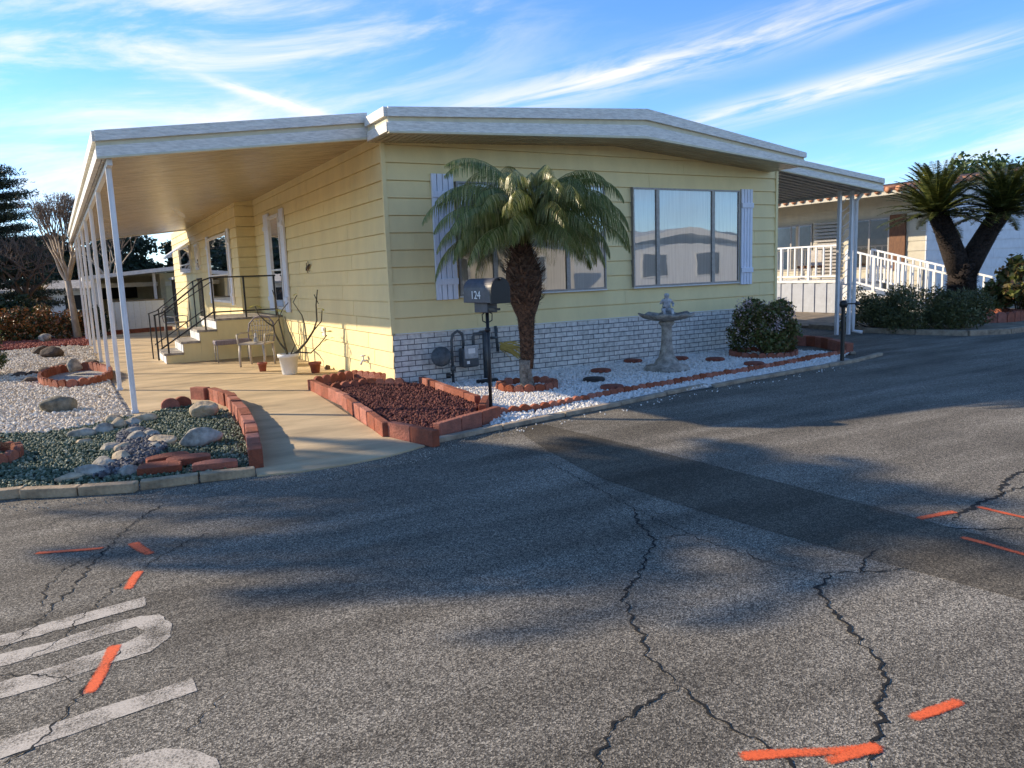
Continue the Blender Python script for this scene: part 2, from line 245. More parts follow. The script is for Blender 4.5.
# ------------------------------------------------------------ mesh helpers
class MB:
    def __init__(s): s.v=[]; s.f=[]; s.sm=[]
    def add(s,vs,fs,smooth=False):
        b=len(s.v); s.v+= [tuple(p) for p in vs]; s.f+=[tuple(b+i for i in f) for f in fs]; s.sm+=[smooth]*len(fs)
    def box(s,a,b,rz=0,piv=None):
        (x0,y0,z0),(x1,y1,z1)=a,b
        vs=[Vector(p) for p in [(x0,y0,z0),(x1,y0,z0),(x1,y1,z0),(x0,y1,z0),(x0,y0,z1),(x1,y0,z1),(x1,y1,z1),(x0,y1,z1)]]
        if rz:
            c=Vector(piv or ((x0+x1)/2,(y0+y1)/2,0)); M=Matrix.Rotation(rz,3,'Z'); vs=[M@(v-c)+c for v in vs]
        s.add(vs,[(0,3,2,1),(4,5,6,7),(0,1,5,4),(1,2,6,5),(2,3,7,6),(3,0,4,7)])
    def bar(s,p,q,w,h=None):
        """square bar between two points"""
        h=h or w; p=Vector(p); q=Vector(q); d=(q-p).normalized(); a=d.cross(Vector((0,0,1)))
        if a.length<1e-3: a=Vector((1,0,0))
        a.normalize(); b=a.cross(d).normalized(); vs=[]
        for c in (p,q):
            for i,j in ((-1,-1),(1,-1),(1,1),(-1,1)): vs.append(c+a*i*w/2+b*j*h/2)
        s.add(vs,[(0,1,2,3),(7,6,5,4),(0,4,5,1),(1,5,6,2),(2,6,7,3),(3,7,4,0)])
    def tube(s,pts,rad,n=8,smooth=True,cap=True):
        pts=[Vector(p) for p in pts]; m=len(pts)
        if not hasattr(rad,'__len__'): rad=[rad]*m
        vs=[]; pa=None
        for i,p in enumerate(pts):
            d=(pts[min(i+1,m-1)]-pts[max(i-1,0)]).normalized()
            a=pa if pa is not None else d.orthogonal()
            a=(a-d*a.dot(d)); a=a.normalized() if a.length>1e-6 else d.orthogonal().normalized(); pa=a; b=d.cross(a)
            for k in range(n):
                t=2*PI*k/n; vs.append(p+(a*math.cos(t)+b*math.sin(t))*rad[i])
        fs=[(i*n+k,i*n+(k+1)%n,(i+1)*n+(k+1)%n,(i+1)*n+k) for i in range(m-1) for k in range(n)]
        if cap: fs+=[tuple(range(n-1,-1,-1)),tuple((m-1)*n+k for k in range(n))]
        s.add(vs,fs,smooth)
    def lathe(s,prof,c=(0,0,0),n=24,smooth=True,wob=0):
        vs=[]
        for i,(r,z) in enumerate(prof):
            for k in range(n):
                t=2*PI*k/n; rr=r*(1+wob*math.sin(k*2.4+i)); vs.append((c[0]+rr*math.cos(t),c[1]+rr*math.sin(t),c[2]+z))
        fs=[(i*n+k,i*n+(k+1)%n,(i+1)*n+(k+1)%n,(i+1)*n+k) for i in range(len(prof)-1) for k in range(n)]
        fs+=[tuple(range(n-1,-1,-1)),tuple((len(prof)-1)*n+k for k in range(n))]
        s.add(vs,fs,smooth)
    def prism(s,poly,z0,z1):
        n=len(poly)
        A=sum(poly[i][0]*poly[(i+1)%n][1]-poly[(i+1)%n][0]*poly[i][1] for i in range(n))
        if A<0: poly=poly[::-1]
        vs=[(x,y,z0) for x,y in poly]+[(x,y,z1) for x,y in poly]
        s.add(vs,[tuple(range(n-1,-1,-1)),tuple(range(n,2*n))]+[(i,(i+1)%n,n+(i+1)%n,n+i) for i in range(n)])
    def extr(s,prof,axis,a,b):
        """closed profile in the plane across an axis: axis 'x' -> (y,z), 'y' -> (x,z)"""
        n=len(prof); P=lambda q,t: (t,q[0],q[1]) if axis=='x' else (q[0],t,q[1])
        s.add([P(q,a) for q in prof]+[P(q,b) for q in prof],[tuple(range(n)),tuple(range(2*n-1,n-1,-1))]+[(i,n+i,n+(i+1)%n,(i+1)%n) for i in range(n)])
    def rock(s,c,r,seed,sq=(1,1,.7),rz=0):
        rg=np.random.default_rng(seed); V,F=ICO2; v=V.copy()
        for k in range(10):
            d=rg.normal(size=3); d/=np.linalg.norm(d); h=rg.uniform(.58,.88); t=v@d; v=v-np.outer(np.maximum(t-h,0),d)
        v=v*(1+rg.normal(size=(len(v),1))*.018); v=v*np.array(sq)*r; cz,sz=math.cos(rz),math.sin(rz)
        v=v@np.array([[cz,sz,0],[-sz,cz,0],[0,0,1]])+np.array(c); s.add([tuple(p) for p in v],[tuple(f) for f in F],True)
    def build(s,name,m,parent=None,loc=(0,0,0),bevel=0):
        me=bpy.data.meshes.new(name); me.from_pydata(s.v,[],s.f); me.polygons.foreach_set('use_smooth',s.sm); me.materials.append(m); me.update()
        import bmesh
        bm=bmesh.new(); bm.from_mesh(me); bmesh.ops.recalc_face_normals(bm,faces=bm.faces); bm.to_mesh(me); bm.free()
        o=bpy.data.objects.new(name,me); COL.objects.link(o); o.location=loc
        if parent: o.parent=parent
        if bevel: bv=o.modifiers.new('bevel','BEVEL'); bv.width=bevel; bv.segments=2; bv.limit_method='ANGLE'; bv.angle_limit=R(40)
        return o
def ico(sub):
    import bmesh
    bm=bmesh.new(); bmesh.ops.create_icosphere(bm,subdivisions=sub,radius=1); V=np.array([v.co[:] for v in bm.verts]); F=np.array([[v.index for v in f.verts] for f in bm.faces]); bm.free(); return V,F
ICO1=ico(1); ICO2=ico(3)
def fast_mesh(name,V,F,m,parent=None,smooth=False):
    V=np.asarray(V,dtype=np.float32); F=np.asarray(F,dtype=np.int32); n,k=F.shape; me=bpy.data.meshes.new(name)
    me.vertices.add(len(V)); me.vertices.foreach_set('co',V.ravel()); me.loops.add(n*k); me.loops.foreach_set('vertex_index',F.ravel()); me.polygons.add(n); me.polygons.foreach_set('loop_start',np.arange(n,dtype=np.int32)*k)
    try: me.polygons.foreach_set('loop_total',np.full(n,k,dtype=np.int32))
    except Exception: pass
    me.polygons.foreach_set('use_smooth',np.full(n,smooth)); me.materials.append(m); me.update(calc_edges=True); me.validate()
    o=bpy.data.objects.new(name,me); COL.objects.link(o)
    if parent: o.parent=parent
    return o
def tag(o,label=None,cat=None,group=None,kind=None):
    if label: o['label']=label
    if cat: o['category']=cat
    if group: o['group']=group
    if kind: o['kind']=kind
    return o
def thing(name,loc,label,cat,group=None,rz=0):
    o=bpy.data.objects.new(name,None); COL.objects.link(o); o.location=loc; o.rotation_euler[2]=rz; o.empty_display_size=.1; return tag(o,label,cat,group)
def struct(o,label,cat): return tag(o,label,cat,kind='structure')
def dup(o,parent=None,loc=None,rz=None,label=None):
    c=o.copy(); COL.objects.link(c)
    if parent: c.parent=parent
    if loc is not None: c.location=loc
    if rz is not None: c.rotation_euler[2]=rz
    if label: c['label']=label
    for ch in list(o.children): dup(ch,c)
    return c
def rotm(n):
    q=RNG.normal(size=(n,4)); q/=np.linalg.norm(q,axis=1)[:,None]; w,x,y,z=q.T
    return np.stack([np.stack([1-2*(y*y+z*z),2*(x*y-z*w),2*(x*z+y*w)],-1),np.stack([2*(x*y+z*w),1-2*(x*x+z*z),2*(y*z-x*w)],-1),np.stack([2*(x*z-y*w),2*(y*z+x*w),1-2*(x*x+y*y)],-1)],1)
def inpoly(P,poly):
    x,y=P[:,0],P[:,1]; r=np.zeros(len(P),bool); n=len(poly); j=n-1
    for i in range(n):
        xi,yi=poly[i]; xj,yj=poly[j]; c=((yi>y)!=(yj>y))&(x<(xj-xi)*(y-yi)/((yj-yi) or 1e-9)+xi); r^=c; j=i
    return r
def pebbles(name,poly,n,r0,r1,m,z=.03,holes=(),dens=None,flat=.7):
    p=np.array(poly); lo=p.min(0); hi=p.max(0); out=[]; tot=0
    while tot<n:
        q=RNG.uniform(lo,hi,(n*2,2))
        if dens is not None: q=q[RNG.uniform(size=len(q))<dens(q)]
        k=inpoly(q,poly)
        for h in holes:
            if len(h)==3: k&=((q[:,0]-h[0])**2+(q[:,1]-h[1])**2>h[2]**2)
            else: k&=~inpoly(q,h)
        out.append(q[k]); tot+=k.sum()
    q=np.concatenate(out)[:n]; V,F=ICO1
    s=RNG.uniform(r0,r1,(n,1))*np.stack([np.ones(n),RNG.uniform(.65,1,n),RNG.uniform(.5,.8,n)],1)
    v=V[None]*RNG.uniform(.8,1.15,(n,len(V),1))*s[:,None]; Rm=rotm(n); v=np.einsum('nij,nkj->nki',Rm,v)
    c=np.concatenate([q,np.full((n,1),z)+RNG.uniform(-.3,.5,(n,1))*r1],1); v=v+c[:,None]
    f=F[None]+(np.arange(n)*len(V))[:,None,None]
    return tag(fast_mesh(name,v.reshape(-1,3),f.reshape(-1,3),m,smooth=False),kind='stuff')
def leaves(cs,rs,n,size,aspect=.45,flat=1.0,shell=.35,upbias=0):
    """n leaf quads spread through ellipsoidal clumps"""
    cs=np.array(cs,float); rs=np.array(rs,float); 
    if rs.ndim==1: rs=np.repeat(rs[:,None],3,1)
    w=np.prod(rs,1)**(2/3); idx=RNG.choice(len(cs),n,p=w/w.sum()); d=RNG.normal(size=(n,3)); d/=np.linalg.norm(d,axis=1)[:,None]
    rad=(shell+(1-shell)*RNG.uniform(size=(n,1))**.6)*RNG.uniform(.8,1.12,(n,1)); c=cs[idx]+d*rad*rs[idx]
    Rm=rotm(n); s=size*RNG.uniform(.6,1.3,n); b=np.array([[-1,0,0],[0,-1,0],[1,0,0],[0,1,0]],float)*np.array([1,aspect,1])
    v=np.einsum('nij,kj->nki',Rm,b)*s[:,None,None]
    if upbias: v[:,:,2]*=(1-upbias)
    v=v+c[:,None]; f=np.arange(n*4).reshape(n,4); return v.reshape(-1,3),f
def merge(parts):
    V=[];F=[];b=0
    for v,f in parts: V.append(v); F.append(f+b); b+=len(v)
    return np.concatenate(V),np.concatenate(F)
def frond(base,az,elev,L,droop,nl,leaf,lw,hang=.5,twist=0,tipdroop=1.6):
    """one pinnate frond: rachis polyline + leaflets as thin tapered quads; returns V,F(quads),points"""
    base=np.array(base,float); pts=[]; n=22; p=base.copy(); e=elev
    h=np.array([math.cos(az),math.sin(az),0]); st=L/n
    for i in range(n+1):
        pts.append(p.copy()); d=h*math.cos(e)+np.array([0,0,1])*math.sin(e); p=p+d*st; e-=droop/n*(.5+tipdroop*i/n)
    pts=np.array(pts); side=np.array([-h[1],h[0],0]); V=[];F=[]
    for k in range(nl):
        t=.10+.9*k/nl; x=t*n; i=min(int(x),n-1); a=pts[i]+(pts[i+1]-pts[i])*(x-i); dr=pts[i+1]-pts[i]; dr/=np.linalg.norm(dr)
        ll=leaf*math.sin(PI*min(1,.18+.80*t))**.7*random.uniform(.85,1.1)
        for sg in (-1,1):
            d=side*sg*random.uniform(.8,1.05)+dr*random.uniform(.35,.6)+np.array([0,0,random.uniform(-.1,.25)-hang*.5]); d/=np.linalg.norm(d)
            d2=d+np.array([0,0,-hang*random.uniform(.7,1.4)]); d2/=np.linalg.norm(d2)
            m1=a+d*ll*.45; tip=m1+d2*ll*.55; w=np.cross(d,[0,0,1]); w/=(np.linalg.norm(w)+1e-9); w=w*lw*.5+dr*lw*.3
            b=len(V); V+=[a-w*.6,a+w*.6,m1+w,m1-w,tip+w*.12,tip-w*.12]; F+=[(b,b+1,b+2,b+3),(b+3,b+2,b+4,b+5)]
    return np.array(V),np.array(F),pts
def palm_crown(c,nf,L,leaf,lw,elevs,droop,nl,m,parent,hang=.5,rach=.012,nm='crown',vary=.1,curl=0):
    parts=[]; mb=MB()
    for i in range(nf):
        az=i*2.39996+random.uniform(-.2,.2); e=elevs[0]+(elevs[1]-elevs[0])*(i/(nf-1))+random.uniform(-.08,.08)
        l=L*random.uniform(1-vary,1.08); v,f,pts=frond((c[0]+.04*math.cos(az),c[1]+.04*math.sin(az),c[2]-.12*(1-i/nf)),az,e,l,droop*random.uniform(.85,1.15)*(1+curl*i/nf),nl,leaf,lw,hang)
        parts.append((v,f)); 
        mb.tube([pts[j] for j in range(0,23,2)],[rach*(1-j/26) for j in range(0,23,2)],4)
    V,F=merge(parts); b=len(V); V=np.concatenate([V,np.array([tuple(x) for x in mb.v])]); F=np.concatenate([F,np.array([f for f in mb.f if len(f)==4])+b])
    return fast_mesh(nm,V,F,m,parent)

# ============================================================ SETTING
g=MB(); g.add([(-600,-600,-.03),(600,-600,-.03),(600,600,-.03),(-600,600,-.03)],[(0,1,2,3)]); struct(g.build('ground',M_yard),'flat dry ground reaching out to the horizon','ground')
g=MB(); g.add([(-60,-17,0),(80,-17,0),(80,27,0),(-60,27,0)],[(0,1,2,3)]); road=struct(g.build('road',M_asph),'worn grey cracked asphalt street in front of the yellow home','road')
g=MB(); P=[(0.201,-3.064),(0.285,-3.644),(0.451,-5.770),(0.511,-7.211),(0.518,-8.216),(0.507,-8.985),(-0.261,-9.513),(-0.184,-8.564),(-0.368,-7.449),(-0.461,-6.630),(-0.497,-5.666),(-0.339,-4.696),(-0.170,-3.971)]
g.add([(x,y,.0018) for x,y in P],[tuple(range(len(P)))]); g.build('asphalt_patch',M_patch,road)['label']='darker smooth strip of newer asphalt running diagonally'
def crack(pts,w,z=.0032):
    q=[]; 
    for i in range(len(pts)-1):
        a=Vector(pts[i]); b=Vector(pts[i+1]); n=max(2,int((b-a).length/.016)); d=(b-a); nn=Vector((-d.y,d.x)).normalized()
        for k in range(n): q.append(a+d*k/n+nn*(random.gauss(0,.0045)+.010*math.sin(k*.9+i)+.008*math.sin(k*.31)))
    q.append(Vector(pts[-1])); m=MB(); vs=[]
    for i,p in enumerate(q):
        d=(q[min(i+1,len(q)-1)]-q[max(i-1,0)]); nn=Vector((-d.y,d.x)).normalized(); tt=i/(len(q)-1); ww=.85*w*(.12+.75*random.random()**1.6+.25*abs(math.sin(i*.13)))*min(1,14*tt+.45,9*(1-tt)+.2)
        vs+=[(*(p-nn*ww/2),z),(*(p+nn*ww/2),z)]
    m.add(vs,[(2*i,2*i+1,2*i+3,2*i+2) for i in range(len(q)-1)]); m.build('crack',M_crack,road)
CR=[([(-0.772,-6.402),(-0.950,-6.703),(-1.049,-6.963),(-1.413,-7.268),(-1.720,-7.512),(-1.863,-7.794),(-1.986,-8.030),(-2.025,-8.242)],.020),
([(-2.025,-8.242),(-2.177,-8.257),(-2.403,-8.320),(-2.518,-8.394),(-2.601,-8.475)],.018),([(-2.025,-8.242),(-2.050,-8.388),(-2.067,-8.552),(-2.031,-8.676),(-2.058,-8.841)],.016),
([(-0.549,-4.991),(-0.692,-5.929),(-0.772,-6.402),(-0.814,-6.848),(-0.823,-7.266),(-0.759,-7.640),(-0.688,-7.838)],.011),([(-1.049,-6.963),(-0.799,-6.993)],.010),([(-0.772,-6.402),(-0.677,-6.656),(-0.824,-6.794)],.010),
([(-0.138,-7.771),(-0.411,-7.884),(-0.515,-7.958)],.016),([(-0.688,-7.838),(-0.493,-7.942),(-0.398,-8.008),(-0.268,-8.050)],.014),([(-0.647,-7.867),(-0.864,-7.959),(-1.024,-8.183),(-1.179,-8.469),(-1.288,-8.606),(-1.533,-8.756),(-1.725,-8.874),(-1.882,-8.937)],.026),
([(2.252,-7.406),(1.783,-7.469),(1.392,-7.639),(1.051,-7.663),(0.624,-7.749)],.045),([(1.347,-7.663),(1.594,-7.613),(1.736,-7.658)],.02),([(0.480,-7.803),(0.629,-7.953),(0.849,-8.069)],.02),
([(-3.481,-4.262),(-3.739,-4.688),(-3.902,-5.146),(-4.062,-5.678),(-4.211,-6.085),(-4.320,-6.315),(-4.377,-6.354)],.018),([(-3.260,-5.156),(-3.492,-5.331),(-3.738,-5.647),(-3.948,-5.988),(-4.120,-6.391),(-4.269,-6.532)],.011),
([(-3.902,-5.146),(-4.138,-5.404),(-4.208,-5.657),(-4.208,-5.925)],.012),([(-3.884,-6.662),(-3.997,-6.888),(-4.068,-7.018),(-4.143,-7.240),(-4.288,-7.367)],.018),([(-4.346,-6.620),(-4.187,-6.725),(-4.048,-6.864)],.012),
([(-4.385,-4.469),(-4.159,-4.253),(-3.846,-4.260)],.009),([(-3.712,-7.520),(-3.588,-7.373),(-3.526,-7.288)],.008)]
for p,w in CR: crack(p,w)
def paint(poly,m,name,label,z=.0040,jit=.0025):
    """hand made outline with a slightly ragged edge"""
    q=[]
    n=len(poly)
    for i in range(n):
        a=Vector(poly[i]); b=Vector(poly[(i+1)%n]); k=max(1,int((b-a).length/.03))
        for j in range(k): q.append(a+(b-a)*j/k+Vector((random.gauss(0,jit),random.gauss(0,jit))))
    g=MB(); g.add([(x,y,z) for x,y in q],[tuple(range(len(q)))]); o=g.build(name,m,road); o['label']=label
def stroke(a,b,w,label,z=.0040):
    """sprayed line: coverage is full in the middle and thins out to the sides and ends"""
    a=Vector(a); b=Vector(b); L_=(b-a).length; d=(b-a)/L_; n=Vector((-d.y,d.x)); a=a-d*.02; L_+=.04; W_=w*1.35; nx=max(6,int(L_/.02)); ny=6; vs=[]; cov=[]
    ph=random.uniform(0,6)
    for i in range(nx+1):
        for j in range(ny+1):
            u=i/nx; v=j/ny*2-1; q=a+d*L_*u+n*(v*W_/2+.006*math.sin(u*L_*9+ph)); vs.append((q.x,q.y,z)); e=min(1,(1-abs(v))*1.9)*min(1,u*L_/.035,(1-u)*L_/.035); cov.append(e)
    g=MB(); g.add(vs,[(i*(ny+1)+j,(i+1)*(ny+1)+j,(i+1)*(ny+1)+j+1,i*(ny+1)+j+1) for i in range(nx) for j in range(ny)])
    me=bpy.data.meshes.new('orange_paint_mark'); me.from_pydata(g.v,[],g.f); at=me.attributes.new('cov','FLOAT','POINT'); at.data.foreach_set('value',cov); me.materials.append(M_orange)
    o=bpy.data.objects.new('orange_paint_mark',me); COL.objects.link(o); o.parent=road; o['label']=label
stroke((-4.279,-4.962),(-3.901,-5.105),.045,'thin orange spray dash near the left crack')
stroke((-3.739,-5.112),(-3.669,-5.412),.07,'short stubby orange spray dash, upper of two'); stroke((-3.735,-5.667),(-3.819,-5.925),.055,'short orange spray dash pointing down the road')
stroke((-3.894,-6.611),(-4.013,-7.003),.055,'orange spray dash across the worn white letters'); stroke((0.503,-7.614),(0.819,-7.673),.06,'orange spray dash left of the right hand crack')
stroke((1.025,-7.696),(1.035,-8.000),.05,'orange spray line above the right crack'); stroke((0.394,-7.952),(0.410,-8.305),.05,'orange spray line below the right crack')
stroke((-1.493,-8.841),(-1.245,-8.884),.05,'lone orange spray dash beside the long crack'); stroke((-2.153,-8.680),(-1.734,-8.887),.05,'long orange spray line at the foot of the picture'); stroke((-1.941,-8.846),(-1.723,-8.876),.05,'orange spray arrow barb over the crack',.0048)
# the word STOP, read when driving towards -x ; only the feet of the letters are in view
def arcpts(cx,cy,rx,ry,a0,a1,n=14): return [(cx+rx*math.cos(R(a0+(a1-a0)*i/n)),cy+ry*math.sin(R(a0+(a1-a0)*i/n))) for i in range(n+1)]
xb=-3.66; xt=-5.5
def ring(cy,w,x0,x1,t,a0=0,a1=360):
    cx=(x0+x1)/2; o=arcpts(cx,cy,(x1-x0)/2,w/2,a0,a1,26); i=arcpts(cx,cy,(x1-x0)/2-t,w/2-t,a0,a1,26); return o,i
M_=M_roadpaint
paint([(-4.593,-6.210),(-3.743,-6.084),(-3.747,-6.211),(-4.575,-6.349)],M_,'road_letter','worn white letter P, stem end in view',.003)
U=[(-4.569,-6.393),(-4.160,-6.399),(-3.956,-6.346),(-3.782,-6.324),(-3.695,-6.369),(-3.655,-6.512),(-3.678,-6.654),(-3.769,-6.760),(-3.966,-6.784),(-4.148,-6.834),(-4.510,-6.859),(-4.528,-6.716),(-4.189,-6.675),(-4.001,-6.637),(-3.861,-6.600),(-3.797,-6.562),(-3.769,-6.522),(-3.807,-6.447),(-3.917,-6.458),(-4.157,-6.512),(-4.548,-6.561)]
paint(U,M_,'road_letter','worn white letter O, rounded end in view',.0025)
paint([(-4.466,-7.202),(-3.636,-7.117),(-3.634,-7.226),(-4.449,-7.337)],M_,'road_letter','worn white letter T, stem end in view',.0025)
paint([(-3.983,-7.587),(-3.891,-7.552),(-3.782,-7.570),(-3.692,-7.635),(-3.637,-7.729),(-3.634,-7.830),(-3.713,-7.920),(-4.015,-7.781)],M_,'road_letter','worn white letter S, only its rounded top edge in view',.0025)
for sy in (-5.75,): pass
# driveway slab
g=MB(); slab=[(-3.42,-.15),(-2.5,-.2),(-2.429,-1.368),(-2.575,-2.819),(-2.745,-3.915),(-2.412,-4.011),(-2.023,-4.018),(-1.585,-3.953),(-1.168,-3.782),(-1.340,-3.075),(-1.048,0.851),(0,2.2),(0,22),(-3.95,22)]
g.prism(slab,-.01,.016); struct(g.build('driveway',M_conc),'pale buff concrete slab under the white awning','driveway')
g=MB()
for y in (2.95,5.9,8.9,12,15,18): g.add([(-3.6,y,.0185),(-.01,y,.0185),(-.01,y+.018,.0185),(-3.6,y+.018,.0185)],[(0,1,2,3)])
o=g.build('slab_joint',M_dirt,bpy.data.objects['driveway'])
# left yard sheet and right hand beds
g=MB(); g.add([(-30,-3.1,.006),(-4.584,-3.286)+(.006,),(-3.895,-3.596)+(.006,),(-2.761,-3.702)+(.006,),(-2.7,-1,.006),(-3.2,0,.006),(-3.9,22,.006),(-30,22,.006)],[tuple(range(8))]); struct(g.build('left_yard',M_whitegr),'pale stony yard left of the slab','yard')
g=MB(); g.add([(0,0,.010),(0.209,-0.688)+(.010,),(-0.345,-3.581)+(.010,),(0.322,-3.464)+(.010,),(1.311,-3.293)+(.010,),(2.525,-3.043)+(.010,),(4.438,-2.911)+(.010,),(6.083,-2.700)+(.010,),(6.995,-2.547)+(.010,),(7.9,-.2,.010),(7.9,.3,.010),(0,.3,.010)],[tuple(range(12))]); struct(g.build('front_bed',M_whitegr),'white gravel bed along the painted brick skirting','garden bed')
g=MB(); lot=[(11.75,2.2),(11.55,.6),(11.62,-.6),(11.95,-1.5),(12.8,-1.85),(40,-1.6),(40,12),(11.75,12)]
g.prism(lot,.0,.06); struct(g.build('neighbour_lot',M_dirt),'brown gravel lot in front of the white neighbouring home','yard')
g=MB(); q=lot[:6]
for i in range(5):
    g.bar((*q[i],.05),(*q[i+1],.05),.14,.12)
struct(g.build('kerb',M_kerb),'low concrete kerb round the neighbouring lot','kerb')
g=MB(); g.add([(-600,-600,-.02),(600,-600,-.02),(600,-17,-.02),(-600,-17,-.02)],[(0,1,2,3)]); struct(g.build('far_side_ground',M_dirt),'ground on the far side of the street','ground')
# hills on the horizon behind the camera
def hill(y0,seed,hmax,name='hills'):
    rg=random.Random(seed); n=60; top=[]; h=hmax*.5
    for i in range(n+1):
        h+=rg.uniform(-1,1)*hmax*.12; h=max(hmax*.3,min(hmax,h)); top.append(h)
    g=MB(); 
    for i in range(n):
        x0=-900+1800*i/n; x1=-900+1800*(i+1)/n; s=1 if y0>0 else -1
        g.add([(x0,y0,-1),(x1,y0,-1),(x1,y0+s*80,top[i+1]*.7),(x0,y0+s*80,top[i]*.7),(x1,y0+s*200,top[i+1]),(x0,y0+s*200,top[i])],[(0,1,2,3),(3,2,4,5)],True)
    struct(g.build(name,M_hill),'low blue hills on the horizon','hills')
hill(-700,3,60)

# ============================================================ MAIN HOUSE
home=thing('mobile_home',(0,0,0),'pale yellow double wide mobile home with lap siding and painted brick skirting','house')
ZL=[.055+.2435*k for k in range(0,16)]
JR=random.Random(17)
def lap(mb,axis,a,b,zs,off,sgn,proud=.020):
    """overlapping boards; axis 'x': wall along x facing -y"""
    for k in range(len(zs)-1):
        z0,z1=zs[k],zs[k+1]
        lo=off-sgn*proud if axis=='x' else off-sgn*proud
        pr=[(off+sgn*.03,z0),(off-sgn*proud,z0),(off-sgn*.004,z1-.013),(off+sgn*.03,z1-.013)]
        mb.extr(pr,axis,a,b)
        if b-a>2:
            q=a+JR.uniform(.3,2.4)
            while q<b-.3:
                pj=[(off-sgn*(proud-.004),z0+.001),(off-sgn*(proud+.003),z0+.001),(off-sgn*.008,z1-.015),(off-sgn*.003,z1-.015)]
                mb.extr(pj,axis,q,q+.022); q+=JR.uniform(2.2,3.7)
zf=[z for z in ZL if z>.75]; 
w=MB(); lap(w,'x',-.022,7.93,zf,0,1); w.box((-.0,.018,.0),(7.91,.10,3.6)); w.build('wall',M_yellow,home)['label']='shaded yellow front wall with horizontal lap boards'
w=MB(); lap(w,'y',0.0,9.0,[0.012]+ZL[1:],0,1); w.box((.018,.1,0),(.1,9,3.62)); w.build('wall',M_yellow,home)['label']='sunlit yellow side wall under the awning'
w=MB(); lap(w,'y',9.0,23.2,[0.012]+ZL[1:],-.42,1); w.box((-.402,9.04,0),(.1,23.2,3.62)); w.build('wall',M_yellow,home)['label']='stepped out rear section of the side wall'
w=MB(); lap(w,'x',-.44,0.0,[0.012]+ZL[1:],9.0,1,.012); w.build('wall_return',M_yellow,home)
w=MB(); w.box((7.81,.1,0),(7.91,23.2,3.45)); w.box((-.4,23.1,0),(7.9,23.2,3.5)); w.build('wall',M_tan,home)['label']='rear and far side walls'
w=MB(); w.box((-.03,-.03,.79),(.03,.02,3.58)); w.build('corner_trim',M_yellow,home)
w=MB(); w.box((7.89,-.032,.79),(7.95,.03,3.5)); w.build('corner_trim',M_yellow,home)
w=MB(); w.box((.0,-.016,0),(7.90,0.0,.80)); w.build('brick_skirting',M_brickpanel,home)
w=MB(); w.box((.0,-.03,.79),(7.90,.0,.805)); w.build('skirting_ledge',M_trim,home)
# roof: shallow three part slope
RX=[(-.20,3.47,3.78),(4.06,3.63,4.06),(7.72,3.33,3.57)]; FY=-.80
g=MB()
prof=[(x,zb+.02) for x,zb,zt in RX]+[(x,zt-.01) for x,zb,zt in RX[::-1]]
g.extr(prof,'y',FY+.05,.03); g.extr([(0.0,3.60),(4.06,3.65),(7.72,3.35),(7.72,3.56),(4.06,4.05),(0.0,3.79)],'y',.031,23.4); roof=g.build('roof',M_roof,home)
def fascia_run(mb_band,mb_mid,pts,y,t=.03):
    """pts: list of (x, zbottom, ztop), strip facing -y at y"""
    for i in range(len(pts)-1):
        (xa,ba,ta),(xb_,bb,tb)=pts[i],pts[i+1]
        def strip(mb,f0,f1,yy,th):
            za0,za1=ba+(ta-ba)*f0,ba+(ta-ba)*f1; zb0,zb1=bb+(tb-bb)*f0,bb+(tb-bb)*f1
            mb.add([(xa,yy,za0),(xb_,yy,zb0),(xb_,yy,zb1),(xa,yy,za1),(xa,yy+th,za0),(xb_,yy+th,zb0),(xb_,yy+th,zb1),(xa,yy+th,za1)],[(0,1,2,3),(7,6,5,4),(0,4,5,1),(3,2,6,7),(0,3,7,4),(1,5,6,2)])
        strip(mb_band,.62,1.0,y-.045,.09); strip(mb_mid,.44,.62,y,.04); strip(mb_band,.05,.44,y-.02,.05)
        strip(mb_mid,-.03,.05,y-.03,.07)
a,b=MB(),MB(); fascia_run(a,b,RX,FY)
# turn the corners of the roof edge
a.box((-.25,FY,3.665),(-.19,-.05,3.785)); a.box((-.22,FY,3.48),(-.18,-.05,3.60)); b.box((-.205,FY+.02,3.60),(-.18,-.05,3.665))
a.box((7.71,FY-.02,3.49),(7.765,23.4,3.57)); a.box((7.71,FY,3.34),(7.75,23.4,3.43)); 
a.build('fascia',M_embos,home)['label']='embossed white roof edge bands'; b.build('fascia_recess',M_cream,home)
g=MB()   # front soffit with ribs
for i in range(2):
    (xa,ba,_),(xb_,bb,_)=RX[i],RX[i+1]; n=int((xb_-xa)/.10)
    for k in range(n):
        x0=xa+(xb_-xa)*k/n; x1=xa+(xb_-xa)*(k+.82)/n; z0=ba+(bb-ba)*k/n; z1=ba+(bb-ba)*(k+.82)/n
        g.add([(x0,FY+.01,z0-.002),(x1,FY+.01,z1-.002),(x1,0,z1-.002),(x0,0,z0-.002),(x0,FY+.01,z0+.03),(x1,FY+.01,z1+.03),(x1,0,z1+.03),(x0,0,z0+.03)],[(0,1,2,3),(0,4,5,1),(1,5,6,2),(3,7,4,0)])
g.build('soffit',M_soff,home)
